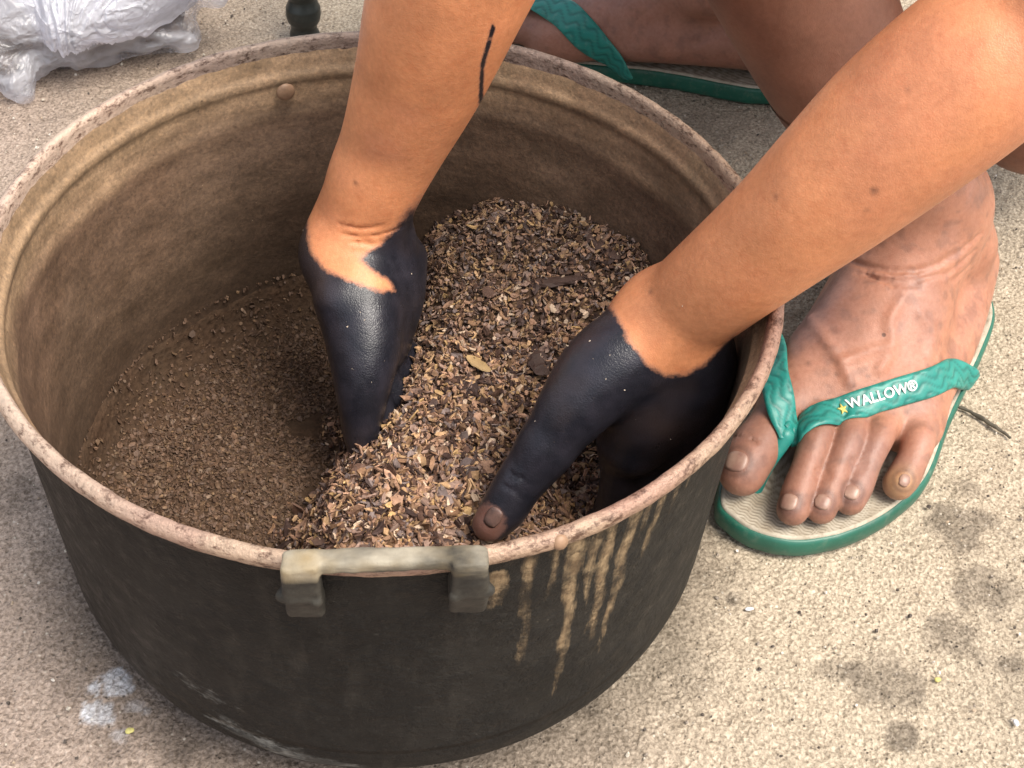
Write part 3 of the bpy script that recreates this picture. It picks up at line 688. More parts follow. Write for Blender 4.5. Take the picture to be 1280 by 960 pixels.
# --- left arm (on the right of the picture)
LA = [(1290, 28, 225), (1202, 98, 226), (1124, 161, 214), (1052, 224, 190), (980, 286, 162), (905, 347, 141), (836, 404, 127)]
def LD(x): return float(np.interp(x, [836, 905, 980, 1052, 1124, 1202, 1290], [.615, .583, .557, .539, .525, .513, .505]))
vl = Vol((.00, -.16, .0), (.33, .09, .42), .0015)
la = [(atd(x, y, LD(x)), wpx/2*LD(x)/FPX*.985) for x, y, wpx in LA]
axl = la[1][0]-la[5][0]; axl /= np.linalg.norm(axl); elbL = la[0][0]+axl*.045
armL_chain = [(elbL, .038)]+la
flatL = FWD-axl*(FWD@axl)
vl.chain(armL_chain, .012, flatL, 1.06)
vl.chain([(la[-1][0], .0228), (atd(800, 432, .613), .0210), (atd(756, 464, .612), .0200), (atd(716, 512, .613), .0163), (atd(682, 560, .617), .0124)], .009)
tv = vl.like(atd(650, 600, .62)-.05, atd(650, 600, .62)+.05)
tv.chain([(atd(682, 560, .617), .0118), (atd(664, 585, .619), .0117), (atd(648, 606, .620), .0109), (atd(630, 635, .622), .0104), (atd(614, 655, .622), .0085)], .003)
vl.merge(tv, .006)
vl.chain([(la[-1][0], .0205), (atd(848, 450, .625), .0212), (atd(812, 505, .635), .0215), (atd(790, 555, .645), .0160)], .012)
vl.chain([(atd(866, 455, .632), .0190), (atd(858, 515, .650), .0200), (atd(850, 560, .662), .0160)], .012)
for pts in ([(775, 552, .645, .0105), (775, 600, .660, .0095), (763, 640, .676, .0085), (748, 655, .685, .0075)], [(800, 556, .652, .0108), (802, 602, .666, .0098), (790, 640, .684, .0086)],
            [(832, 556, .662, .0102), (832, 596, .686, .0094), (815, 632, .695, .0080)], [(862, 548, .672, .0092), (862, 582, .694, .0082), (846, 615, .703, .0072)]):
    fv = vl.like(atd(pts[1][0], pts[1][1], pts[1][2])-.07, atd(pts[1][0], pts[1][1], pts[1][2])+.07)
    fv.chain([(atd(x, y, D), r) for x, y, D, r in pts], .003); vl.merge(fv, .0025)
for pl in ([(634, 598), (648, 606), (660, 616)], [(630, 606), (644, 614), (656, 623)], [(636, 590), (652, 598), (664, 607)]):
    hh = [vl.hit(*p) for p in pl]; hh = [h_ for h_ in hh if h_ is not None]
    for a_, b_ in zip(hh[:-1], hh[1:]): vl.cone(a_, b_, .0003, .0003, .0010, sub=True)
parts.append((*vl.mesh(), 1))
thumb_tip = (608, 652)

# --- feet; foot coordinates: u from toe to heel, v to the little-toe side
dL, lL = V(.48, .877, 0), V(.877, -.48, 0)
def FL(u, v, z=0): return dL*u+lL*v+V(0, 0, z)
dR, lR = V(.952, -.305, 0), V(.305, .952, 0); OR = V(.048, .484, 0)
def FR(u, v, z=0): return OR+dR*(u-.0654)+lR*(v-.198)+V(0, 0, z)
def build_foot(vol, F, shin):
    T_ = F(.245, .196, .074)
    for (u, v, z, r) in [(.156, .166, .036, .0180), (.152, .185, .036, .0138), (.155, .2015, .035, .0130), (.164, .217, .032, .0122), (.174, .233, .028, .0125)]:
        vol.cone(T_, F(u, v, z), .027, r, .011)
    vol.cone(F(.168, .170, .031), F(.182, .230, .028), .0125, .0115, .010)
    vol.chain([(F(.172, .232, .028), .0125), (F(.245, .2345, .036), .0170), (F(.308, .228, .042), .0215)], .012)
    vol.cone(F(.152, .166, .033), F(.300, .182, .048), .0160, .0190, .012)
    vol.cone(F(.235, .200, .050), F(.322, .203, .045), .0300, .0290, .014)
    vol.cone(F(.322, .203, .045), F(.285, .202, .100), .0290, .0250, .014)
    vol.chain(shin, .018)
    vol.ball(F(.288, .230, .070), .0120, .018); vol.ball(F(.262, .166, .088), .0150, .016)
    tl = [[(.158, .166, .037, .0155), (.130, .1625, .0385, .0128), (.108, .158, .034, .0140), (.097, .1575, .0305, .0130)],
          [(.156, .185, .0375, .0100), (.131, .1865, .0425, .0090), (.112, .1875, .0370, .0080), (.098, .188, .0300, .0088), (.0885, .1885, .0262, .0085)],
          [(.158, .2015, .0365, .0096), (.136, .2025, .0415, .0087), (.118, .2022, .0355, .0079), (.105, .2022, .0290, .0085), (.0965, .2018, .0255, .0082)],
          [(.168, .2165, .0340, .0096), (.148, .2165, .0395, .0088), (.130, .2155, .0345, .0078), (.117, .2148, .0290, .0086), (.109, .2138, .0258, .0083)],
          [(.180, .232, .0300, .0096), (.160, .2365, .0345, .0092), (.147, .2370, .0310, .0084), (.137, .2358, .0270, .0091), (.1310, .2345, .0260, .0086)]]
    tv = vol.like(np.minimum(F(.05, .10, 0), np.minimum(F(.22, .28, 0), np.minimum(F(.05, .28), F(.22, .10)))), np.maximum(F(.05, .10, .08), np.maximum(F(.22, .28, .08), np.maximum(F(.05, .28, .08), F(.22, .10, .08)))))
    for toe in tl:
        v1 = tv.like(F(*toe[1][:3])-.065, F(*toe[1][:3])+.065)
        v1.chain([(F(u, v, z), r) for u, v, z, r in toe], .004); tv.merge(v1, .0013)
    vol.merge(tv, .0032)
kneeL = V(.115, .19, .385); kneeR = V(.11, .37, .40)
shinL = [(FL(.285, .203, .075), .028), (FL(.268, .198, .105), .0335), (V(.238, .150, .185), .0395), (kneeL*.45+V(.238, .150, .185)*.55, .047), (kneeL, .050)]
shinR = [(FR(.285, .203, .075), .028), (FR(.268, .198, .105), .0330), (FR(.22, .195, .19), .039), (kneeR, .050)]
vfl = Vol((.135, -.045, .012), (.425, .275, .165), .0015)
build_foot(vfl, FL, shinL)
for pl, rr in (([(1062, 326), (1085, 334), (1115, 339), (1145, 339), (1172, 331), (1192, 318)], .0013), ([(1070, 341), (1105, 350), (1145, 351), (1180, 341)], .0007), ([(1195, 318), (1212, 305), (1226, 292)], .0008),
               ([(1085, 346), (1115, 356), (1150, 358)], .0005), ([(1180, 345), (1200, 330), (1220, 312)], .0006), ([(1188, 352), (1200, 345), (1214, 330)], .0005)):
    hh = [vfl.hit(*p) for p in pl]; hh = [h_ for h_ in hh if h_ is not None]
    for a_, b_ in zip(hh[:-1], hh[1:]): vfl.cone(a_, b_, rr, rr, .0024, sub=True)
for toe_px in ([(975, 590), (990, 588)], [(978, 598), (994, 596)], [(1020, 588), (1034, 588)], [(1020, 596), (1036, 596)], [(1063, 575), (1082, 578)], [(1062, 583), (1080, 586)], [(915, 546), (945, 552)], [(1110, 568), (1128, 566)]):
    hh = [vfl.hit(*p) for p in toe_px]
    if all(h_ is not None for h_ in hh) and np.linalg.norm(hh[0]-hh[1]) < .02: vfl.cone(hh[0], hh[1], .0007, .0007, .0020, sub=True)
for pl, rr in (([(1012, 398), (1032, 425), (1052, 452), (1062, 478)], .0016), ([(1128, 372), (1112, 402), (1116, 432), (1100, 462)], .0017), ([(1150, 392), (1165, 418), (1160, 445)], .0014), ([(1052, 452), (1085, 440), (1112, 432)], .0012)):
    hh = [vfl.hit(*p) for p in pl]; hh = [h_ for h_ in hh if h_ is not None]
    hh = [h_-vfl.grad(h_[None])[0]*.0007 for h_ in hh]
    if len(hh) > 2: vfl.chain([(h_, rr) for h_ in hh], .0045)
parts.append((*vfl.mesh(), 2))
vfr = Vol(np.array([.02, .33, .012]), np.array([.40, .60, .17]), .0022)
build_foot(vfr, FR, shinR)
for p, q in ((FR(.232, .16, .085), FR(.245, .19, .098)), (FR(.30, .175, .09), FR(.26, .16, .05))): vfr.cone(p, q, .0012, .0012, .003, sub=True)
parts.append((*vfr.mesh(), 3))
# --- shins, thighs, torso, upper arms, head: coarser, mostly beyond the frame
hipL, hipR = V(.47, .245, .245), V(.42, .40, .245)
vs_ = Vol((.02, .08, .145), (.36, .52, .47), .0035)
vs_.chain(shinL[1:], .018); vs_.chain(shinR[1:], .018)
vs_.cone(kneeL, hipL, .054, .075, .03); vs_.cone(kneeR, hipR, .054, .072, .03)
parts.append((*vs_.mesh(), 4))
vt = Vol((.0, -.06, .03), (.64, .52, .84), .006)
vt.cone(kneeL, hipL, .054, .075, .03); vt.cone(kneeR, hipR, .054, .072, .03)
vt.f[:int((.30-0)/.006)] = BIG                                    # thighs near the knee already built
butt = atd(1305, 118, .90)
def torso(v):
    v.cone(V(.475, .29, .20), butt, .085, .052, .04); v.chain([(V(.47, .31, .22), .085), (V(.46, .27, .33), .082), (V(.39, .20, .46), .092)], .05)
    v.cone(V(.40, .10, .49), V(.30, .27, .49), .048, .048, .05)
torso(vt)
vt.chain([(V(.35, .18, .52), .036), (V(.32, .15, .60), .034)], .03)
hd = V(.285, .125, .69); vt.cone(hd-V(0, 0, .02), hd+V(.015, .01, .03), .062, .074, .02); vt.cone(hd+V(-.02, -.015, -.045), hd+V(-.03, -.02, -.03), .040, .045, .02)
vt.cone(hd+V(-.066, -.046, -.005), hd+V(-.076, -.052, -.025), .007, .012, .008)
fc = V(-.8, -.55, 0); sd_ = V(.55, -.8, 0)
for s in (-1, 1):
    vt.ball(hd+sd_*s*.072+V(0, 0, -.01), .014, .006); vt.ball(hd+fc*.060+sd_*s*.028+V(0, 0, .004), .012, .008, sub=True); vt.ball(hd+fc*.055+sd_*s*.028+V(0, 0, .004), .0115, .002)
vt.cone(hd+fc*.073+sd_*.02-V(0, 0, .052), hd+fc*.073-sd_*.02-V(0, 0, .052), .006, .006, .004)
vt.chain([(elbR, .036), (V(.14, .17, .42), .040), (V(.29, .28, .49), .046)], .02)
vt.chain([(elbL, .038), (V(.34, .05, .40), .041), (V(.40, .10, .49), .046)], .02)
parts.append((*vt.mesh(), 5))
# join everything into the one body mesh
vsl, qsl, reg = [], [], []; off = 0
for v_, q_, r_ in parts: vsl.append(v_); qsl.append(q_+off); reg.append(np.full(len(v_), r_)); off += len(v_)
B = np.concatenate(vsl); Qb = np.concatenate(qsl); reg = np.concatenate(reg)
# colour and stain
arm_c = V(.64, .268, .122); leg_c = V(.245, .108, .068); foot_c = V(.43, .205, .130)
bc = np.where((reg <= 1)[:, None], arm_c, np.where((reg >= 4)[:, None], leg_c, foot_c)).astype(float)
up = (reg == 5); ff = sstep(.28, .34, B[:, 2])*up; bc = bc*(1-ff[:, None])+arm_c*ff[:, None]
zf = sstep(.095, .15, B[:, 2])*((reg == 2) | (reg == 3)); bc = bc*(1-zf)[:, None]+leg_c*zf[:, None]
m3 = (reg == 3); bc[m3] = bc[m3]*.6+V(.24, .125, .105)*.4
fm = fbm(B, 16, 4, 201); bc[reg == 0] *= 1.10; bc = bc*(1+.30*(fm-.5))[:, None]
ft_ = ((reg == 2) | (reg == 3))
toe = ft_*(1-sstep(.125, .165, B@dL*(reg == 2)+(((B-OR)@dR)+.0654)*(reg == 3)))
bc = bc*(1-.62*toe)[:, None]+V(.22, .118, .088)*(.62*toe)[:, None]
dirt = ft_*sstep(.54, .68, fbm(B, 170, 4, 202))*.34; bc = bc*(1-dirt)[:, None]+V(.14, .080, .062)*dirt[:, None]
dust = ft_*sstep(.50, .70, fbm(B, 28, 4, 203))*.18; bc = bc*(1-dust)[:, None]+V(.33, .24, .23)*dust[:, None]
c0 = FL(.165, .160, .05); pz = np.exp(-(np.linalg.norm(B-FL(.195, .158, .06), axis=1)/.026)**2)*(reg == 2)*.5; bc = bc*(1-pz)[:, None]+V(.28, .19, .20)*pz[:, None]
yt = np.exp(-(np.linalg.norm(B-FL(.128, .2345, .030), axis=1)/.008)**2)*(reg == 2)*.6; bc = bc*(1-yt)[:, None]+V(.55, .34, .12)*yt[:, None]
at_ = (reg <= 1); red = sstep(.45, .65, fbm(B, 22, 3, 204))*at_*.35; bc = bc*(1-red)[:, None]+V(.54, .215, .125)*red[:, None]
def plane2(P, D0, x0, y0):                                       # millimetre plane facing the front of the wrist
    c_ = atd(x0, y0, D0); q = P-c_; s = FPX/D0; return np.stack([x0+(q@RT)*s, y0-(q@UP)*s], 1)
for vol_, p_, r_, d_ in ((vl, (1093, 238), .0016, .75), (vl, (970, 246), .0013, .5), (vr, (445, 228), .0013, .7), (vl, (814, 365), .0014, .55), (vl, (1084, 262), .0012, .35), (vl, (1135, 112), .0012, .35),
                        (vfl, (1010, 455), .0016, .6), (vfl, (1046, 468), .0014, .6), (vfl, (1020, 500), .0012, .5), (vfl, (1085, 470), .0013, .5), (vfl, (1068, 482), .0012, .6), (vfl, (1133, 515), .0018, .6)):
    h_ = vol_.hit(*p_); mk = np.exp(-(np.linalg.norm(B-h_, axis=1)/r_)**2)*d_; bc = bc*(1-mk)[:, None]+V(.06, .03, .025)*mk[:, None]
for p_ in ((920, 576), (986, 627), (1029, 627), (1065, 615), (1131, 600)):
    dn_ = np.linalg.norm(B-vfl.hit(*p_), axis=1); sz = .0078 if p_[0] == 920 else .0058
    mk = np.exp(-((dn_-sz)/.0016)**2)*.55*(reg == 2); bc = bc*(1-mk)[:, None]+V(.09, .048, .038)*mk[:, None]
stain = np.zeros(len(B))
k0 = reg == 0
poly = [(250, -900), (384, 278), (392, 318), (412, 343), (450, 360), (478, 369), (497, 367), (490, 352), (472, 342), (458, 328), (478, 313), (492, 298), (515, 272), (700, 120), (1500, -900)]
sd = polysd(plane2(B[k0], .69, 455, 300), poly)
stain[k0] = .5-sd/18
line = [(618, 62), (604, 95), (600, 122), (592, 146), (578, 172)]; P2 = plane2(B[k0], .615, 600, 110); dl = np.full(k0.sum(), 1e9)
for a_, b_ in zip(line[:-1], line[1:]):
    a_ = np.array(a_, float); e = np.array(b_, float)-a_; t = np.clip(((P2-a_)@e)/(e@e), 0, 1); dl = np.minimum(dl, np.hypot(*(P2-a_-t[:, None]*e).T))
stain[k0] = np.maximum(stain[k0], np.where(vr.grad(B[k0])@FWD < .3, .5+(1.9-dl)/5, 0))
k1_ = reg == 1
poly = [(1500, -900), (600, -300), (760, 385), (768, 402), (778, 428), (800, 456), (828, 472), (852, 470), (878, 456), (905, 425), (1600, 300)]
stain[k1_] = .5-polysd(plane2(B[k1_], .614, 820, 430), poly)/18
tipd = np.linalg.norm(B-vl.hit(606, 655), axis=1); stain[k1_] = np.minimum(stain[k1_], .5+(tipd[k1_]-.0095)*110)
bc[k1_] = np.where((tipd[k1_] < .02)[:, None], V(.15, .075, .058), bc[k1_])
stain = np.clip(stain, 0, 1)
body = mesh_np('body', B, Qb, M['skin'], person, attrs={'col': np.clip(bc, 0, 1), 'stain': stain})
# clothes and hair, all above the frame
vc = Vol((.25, -.02, .10), (.62, .46, .62), .007); torso(vc); vc.f -= .007
Pc, Qc = vc.mesh(); zc = Pc[:, 2]
lowq = (zc[Qc].mean(1) < .30) & (zc[Qc].mean(1) > .165); hiq = (zc[Qc].mean(1) >= .298)
mesh_np('shorts', Pc, Qc[lowq], M['cloth'], person); mesh_np('shirt', Pc, Qc[hiq], M['shirt'], person)
vh = Vol(hd-.12, hd+.13, .006); vh.cone(hd-V(0, 0, .01), hd+V(.015, .01, .03), .066, .080, .01); Phh, Qhh = vh.mesh()
kq = ((Phh-hd)@fc)[Qhh].mean(1) < .035; kq |= (Phh[Qhh].mean(1)[:, 2] > hd[2]+.055); kq &= Phh[Qhh].mean(1)[:, 2] > hd[2]-.03
mesh_np('hair', Phh, Qhh[kq], M['hair'], person)

def nail(vol, px_, towards, ru, rv, name='toenail', off=.0003):
    c = vol.hit(*px_)
    if c is None: return
    n = vol.grad(c[None])[0]; t = towards-n*(towards@n); t /= np.linalg.norm(t); s = np.cross(n, t)
    k = 11; g = np.linspace(-1, 1, k); U, W_ = np.meshgrid(g, g, indexing='ij')
    UU = U*np.sqrt(1-.42*W_*W_); WW = W_*np.sqrt(1-.42*U*U)
    P_ = c+(UU*ru)[..., None]*s+(WW*rv)[..., None]*t
    P_ = vol.snap(P_.reshape(-1, 3), off).reshape(k, k, 3); nn = vol.grad(P_.reshape(-1, 3)).reshape(k, k, 3)
    edge = np.maximum(np.abs(U), np.abs(W_)); lift = .0005*(1-edge**4)
    top = P_+nn*lift[..., None]+t*(.0006*(W_ > .9))[..., None]; bot = P_-nn*.0012
    vs = np.concatenate([top.reshape(-1, 3), bot.reshape(-1, 3)])
    q = []
    for i in range(k-1):
        for j in range(k-1):
            a_ = i*k+j; q.append((a_, a_+k, a_+k+1, a_+1)); q.append((a_+k*k, a_+1+k*k, a_+k+1+k*k, a_+k+k*k))
    rim_ = [i*k for i in range(k)]+[(k-1)*k+j for j in range(1, k)]+[i*k+k-1 for i in range(k-2, -1, -1)]+[j for j in range(k-2, 0, -1)]
    for a_, b_ in zip(rim_, rim_[1:]+rim_[:1]): q.append((a_, a_+k*k, b_+k*k, b_))
    return mesh_np(name, vs, np.array(q)[:, ::-1], M['dirty_nail' if name == 'thumbnail' else 'nail'], person)
for p, ru, rv in (((920, 576), .0066, .0052), ((986, 627), .0050, .0042), ((1029, 627), .0045, .0038), ((1065, 615), .0042, .0036), ((1131, 600), .0030, .0034)): nail(vfl, p, -dL+V(0, 0, -.3), ru, rv)
nail(vl, (617, 646), atd(606, 660, .625)-atd(640, 615, .63), .0038, .0044, 'thumbnail')

# ------------------------------------------------------------------ sandals
def closed_curve(pts, n):
    p = np.array(pts, float); m = len(p); out = []
    for i in range(m):
        p0, p1, p2, p3 = p[i-1], p[i], p[(i+1) % m], p[(i+2) % m]
        for t in np.linspace(0, 1, n//m+1)[:-1]: out.append(.5*((2*p1)+(-p0+p2)*t+(2*p0-5*p1+4*p2-p3)*t*t+(-p0+3*p1-3*p2+p3)*t**3))
    return np.array(out)
OUT = [(.0860, .1500), (.0775, .161), (.0740, .176), (.0778, .1944), (.0905, .213), (.1075, .228), (.1290, .2400), (.1568, .2490), (.2086, .2510), (.27, .2565), (.3085, .2560), (.335, .240), (.347, .207),
       (.337, .178), (.305, .162), (.25, .163), (.20, .158), (.15, .149), (.112, .1460)]
def open_curve(pts, n):
    p = np.array(pts, float); p = np.concatenate([[2*p[0]-p[1]], p, [2*p[-1]-p[-2]]]); m = len(p)-3; out = []
    for i in range(m):
        p0, p1, p2, p3 = p[i:i+4]
        for t in np.linspace(0, 1, n//m+1)[:-1]: out.append(.5*((2*p1)+(-p0+p2)*t+(2*p0-5*p1+4*p2-p3)*t*t+(-p0+3*p1-3*p2+p3)*t**3))
    out.append(p[-2]); return np.array(out)
def ribbon(name, path, width, thick, vol, parent, lift=.0002, nv=15, snap_w=None, relief=True, seed=0):
    """rubber strap laid on the foot: path (n,3), width (n,), snap weight (n,)"""
    n = len(path); T_ = np.gradient(path, axis=0); T_ /= np.linalg.norm(T_, axis=1)[:, None]
    N_ = vol.grad(path); sw = np.ones(n) if snap_w is None else snap_w
    N_ = N_-T_*(N_*T_).sum(1)[:, None]; N_ /= np.linalg.norm(N_, axis=1)[:, None]
    for _ in range(6): N_[1:-1] = (N_[:-2]+N_[1:-1]*2+N_[2:])/4; N_ /= np.linalg.norm(N_, axis=1)[:, None]
    S_ = np.cross(N_, T_); g = np.linspace(-1, 1, nv)
    P_ = path[:, None]+S_[:, None]*(g[None, :, None]*width[:, None, None]/2)
    P_ = vol.snap(P_.reshape(-1, 3), lift, 6, only_out=True).reshape(n, nv, 3)
    for _ in range(3): P_[1:-1] = (P_[:-2]+P_[1:-1]*2+P_[2:])/4
    arc = np.concatenate([[0], np.cumsum(np.linalg.norm(np.diff(path, axis=0), axis=1))])
    G_, A_ = np.meshgrid(g, arc); ph = G_*9+2.2*np.sin(A_*420+seed+G_*1.5)+1.2*np.sin(A_*190+2+seed)
    wv_ = np.sin(ph); gr = np.clip((-wv_-.25)*1.4, 0, 1)*(np.abs(G_) < .86) if relief else 0*G_
    hgt = thick*(1-np.abs(G_)**5*.75)-.00045*gr+.0005*(np.abs(G_) > .84)*(np.abs(G_) < .95)
    top = P_+N_[:, None]*hgt[..., None]; bot = P_+N_[:, None]*.0001
    ring = np.concatenate([top, bot[:, ::-1]], 1); k = 2*nv
    vs = ring.reshape(-1, 3); i = np.arange(n-1)[:, None]; j = np.arange(k)[None]; j2 = (j+1) % k
    q = np.stack([i*k+j, i*k+j2, (i+1)*k+j2, (i+1)*k+j], -1).reshape(-1, 4)
    caps = [np.array([[j_, 2*nv-1-j_, 2*nv-2-j_, j_+1] for j_ in range(nv-1)]), np.array([[j_, j_+1, 2*nv-2-j_, 2*nv-1-j_] for j_ in range(nv-1)])+(n-1)*k]
    grv = np.concatenate([gr, 0*gr], 1).ravel()
    o = mesh_np(name, vs, np.concatenate([q]+caps), M['strap'], parent, attrs={'groove': grv})
    return o, top, N_, S_, arc
def sandal(F, vol, label, letter):
    root = empty('flip_flop', F(.2, .2, 0)); tag(root, label, 'flip flop', 'worn green flip flops')
    C2 = closed_curve(OUT, 380); n = len(C2); cen = C2.mean(0)
    tn = np.roll(C2, -1, 0)-np.roll(C2, 1, 0); nn = np.stack([-tn[:, 1], tn[:, 0]], 1); nn /= np.linalg.norm(nn, axis=1)[:, None]
    if ((C2-cen)*nn).sum() < 0: nn = -nn
    lay = [(-.0035, .0008), (-.0012, .0012), (.0000, .0030), (.0006, .0075), (.0003, .0118), (-.0006, .0136), (-.0016, .0141), (-.004, .0141)]
    Pz = np.stack([np.array([F(u, v, z) for (u, v) in C2+nn*o_]) for o_, z in lay])
    Pz += (fbm(Pz, 90, 3, 5)-.5)[..., None]*.0009
    vs = Pz.reshape(-1, 3); i = np.arange(len(lay)-1)[:, None]; j = np.arange(n)[None]; j2 = (j+1) % n
    q = np.stack([i*n+j, i*n+j2, (i+1)*n+j2, (i+1)*n+j], -1).reshape(-1, 4)
    if np.cross(dL if F is FL else dR, lL if F is FL else lR)[2] < 0: q = q[:, ::-1]
    mesh_np('sole', vs, q, M['sole'], root, attrs={'groove': np.zeros(len(vs))})
    # footbed: rings towards the mid line
    spine = np.stack([np.clip(C2[:, 0], .10, .31), np.full(n, .2)], 1); R_ = 56; sc_ = np.linspace(0, .97, R_)
    base_ = C2-nn*.0018; rings = [np.concatenate([base_, np.full((n, 1), .0139)], 1), np.concatenate([C2-nn*.0020, np.full((n, 1), .0150)], 1)]
    for s_ in sc_: p2 = (C2-nn*.0032)*(1-s_)+spine*s_; rings.append(np.concatenate([p2, np.full((n, 1), .0158)], 1))
    Rg_ = np.stack(rings); rib = .5+.5*np.sin((Rg_[..., 0]*1.0+Rg_[..., 1]*.22+.0006*np.sin(Rg_[..., 1]*900))*2*np.pi/.0021)
    rib[:3] = 0; Rg_[..., 2] -= .00025*rib
    vs = np.array([F(*p) for p in Rg_.reshape(-1, 3)]); m = len(rings); i = np.arange(m-1)[:, None]
    q = np.stack([i*n+j, i*n+j2, (i+1)*n+j2, (i+1)*n+j], -1).reshape(-1, 4)
    mesh_np('footbed', vs, q, M['footbed'], root, attrs={'groove': rib.ravel()**2})
    # straps
    PXL = [(983, 545), (1010, 529), (1045, 517), (1085, 502), (1125, 489), (1160, 479), (1188, 466)]
    PXM = [(975, 541), (963, 515), (956, 488), (957, 462), (966, 435)]
    def uv(p):
        h_ = vfl.hit(*p); return None if h_ is None else (h_@dL, h_@lL, h_[2])
    lat = [uv(p) for p in PXL]; med = [uv(p) for p in PXM]; lat = [p for p in lat if p]; med = [p for p in med if p]
    lat = [p for p in lat if p[2] > .02]; med = [p for p in med if p[2] > .02]
    V0 = lat[0]
    vtop = V0
    lat = [V0]+lat[1:]+[(lat[-1][0]+.012, .2520, .035), (lat[-1][0]+.022, .2540, .025), (lat[-1][0]+.030, .2520, .0140)]
    med = [V0, (V0[0]+.012, V0[1]-.010, .056), (V0[0]+.028, V0[1]-.018, .058), (V0[0]+.048, .1500, .052), (V0[0]+.075, .1440, .036), (V0[0]+.095, .1470, .0150)]
    for nm_, pts, sd_i in (('strap', lat, 0), ('strap', med, 2)):
        cv = open_curve(pts, 170); Wp = np.array([F(*p) for p in cv]); tt_ = np.linspace(0, 1, len(Wp))
        Wp2 = vol.snap(Wp, .0004, 6, only_out=True)
        if sd_i == 0: Wp2[:int(.8*len(Wp))] = vol.snap(Wp2[:int(.8*len(Wp))], .0004, 4)
        for _ in range(25): Wp2[1:-1] = (Wp2[:-2]+2*Wp2[1:-1]+Wp2[2:])/4
        wd = np.interp(tt_, [0, .08, .35, .7, .9, 1], [.0155, .0170, .0155, .0165, .0120, .0085])*(1.0 if letter else 1.35)
        o, top, N_, S_, arc = ribbon(nm_, Wp2, wd, .0026, vol, root, relief=True, seed=sd_i)
        if letter and sd_i == 0:
            def place(obj_name, me, u0, v0, scale, mat, side):
                co = np.empty(len(me.vertices)*3); me.vertices.foreach_get('co', co); co = co.reshape(-1, 3)
                u = u0+co[:, 0]*scale; v = v0+co[:, 1]*scale*side
                fi = np.interp(u, arc, np.arange(len(arc))); i0 = np.clip(fi.astype(int), 0, len(arc)-2); f = fi-i0
                vv = (v/(np.interp(u, arc, wd)/2)+1)/2*14; vv = np.clip(vv, 0, 13.999); j0 = vv.astype(int); g_ = vv-j0
                sm_top = smooth_top
                P_ = ((sm_top[i0, j0]*(1-f)[:, None]+sm_top[i0+1, j0]*f[:, None])*(1-g_)[:, None]+(sm_top[i0, j0+1]*(1-f)[:, None]+sm_top[i0+1, j0+1]*f[:, None])*g_[:, None])
                Nn = N_[i0]; P_ = P_+Nn*(.0004+co[:, 2]*scale*.35)[:, None]
                for v_i, p in enumerate(P_): me.vertices[v_i].co = p
                me.materials.clear(); me.materials.append(mat)
                oo = bpy.data.objects.new(obj_name, me); col.objects.link(oo); oo.parent = o; return oo
            smooth_top = top.copy()
            for _ in range(12): smooth_top[1:-1] = (smooth_top[:-2]+2*smooth_top[1:-1]+smooth_top[2:])/4
            tc_ = bpy.data.curves.new('lettering', 'FONT'); tc_.body = 'WALLOW\u00ae'; tc_.size = 1; tc_.extrude = .10; tc_.offset = .022; tc_.space_character = 1.02; tc_.align_y = 'CENTER'
            to = bpy.data.objects.new('lettering', tc_); col.objects.link(to); bpy.context.view_layer.update()
            me = bpy.data.meshes.new_from_object(to.evaluated_get(bpy.context.evaluated_depsgraph_get())); bpy.data.objects.remove(to)
            xs = [v_.co.x for v_ in me.vertices]; x0_, x1_ = min(xs), max(xs)
            for v_ in me.vertices: v_.co.x -= x0_
            hu = [vfl.hit(1058, 512), vfl.hit(1143, 485)]
            au = [arc[np.argmin(np.linalg.norm(Wp2-h_, axis=1))] for h_ in hu]
            sgn = 1 if (S_[80]@(-UP)) < 0 else -1
            place('lettering', me, au[0], .0012*sgn, (au[1]-au[0])/(x1_-x0_), M['white'], sgn)
            # gold star emblem before the word
            bm = bmesh.new(); pr_ = []
            for k in range(10):
                a_ = math.pi*k/5+.3; r_ = 1.0 if k % 2 == 0 else .42; pr_.append(bm.verts.new((math.cos(a_)*r_, math.sin(a_)*r_, .3)))
            cv_ = bm.verts.new((0, 0, .6)); lw = [bm.verts.new((v_.co.x, v_.co.y, -.5)) for v_ in pr_]
            for k in range(10): bm.faces.new((pr_[k], pr_[(k+1) % 10], cv_)); bm.faces.new((lw[k], lw[(k+1) % 10], pr_[(k+1) % 10], pr_[k]))
            me2 = bpy.data.meshes.new('emblem'); bm.to_mesh(me2); bm.free()
            place('emblem', me2, au[0]-.0038, .0, .0034, M['gold'], sgn)
    # toe post
    p0 = F(V0[0]-.001, V0[1]-.001, V0[2]+.001); p1 = F(V0[0]-.012, V0[1]-.004, .030); p2 = F(V0[0]-.018, V0[1]-.006, .0150)
    vp = Vol(np.minimum(p0, p2)-.02, np.maximum(p0, p2)+.02, .0009); vp.chain([(p0, .0055), (p1, .0036), (p2, .0034)], .003)
    P_, Q_ = vp.mesh(); mesh_np('toe_post', P_, Q_, M['strap'], root, attrs={'groove': np.zeros(len(P_))})
sandal(FL, vfl, 'green flip flop with white WALLOW lettering and cream footbed beside the pot', True)
def FRS(u, v, z=0): return FR(u, .198+(v-.198)*.90+.006, z)
sandal(FRS, vfr, 'green flip flop behind the pot, mostly hidden, only strap and dark sole edge showing', False)
print('person+sandals', round(time.time()-T0, 1))

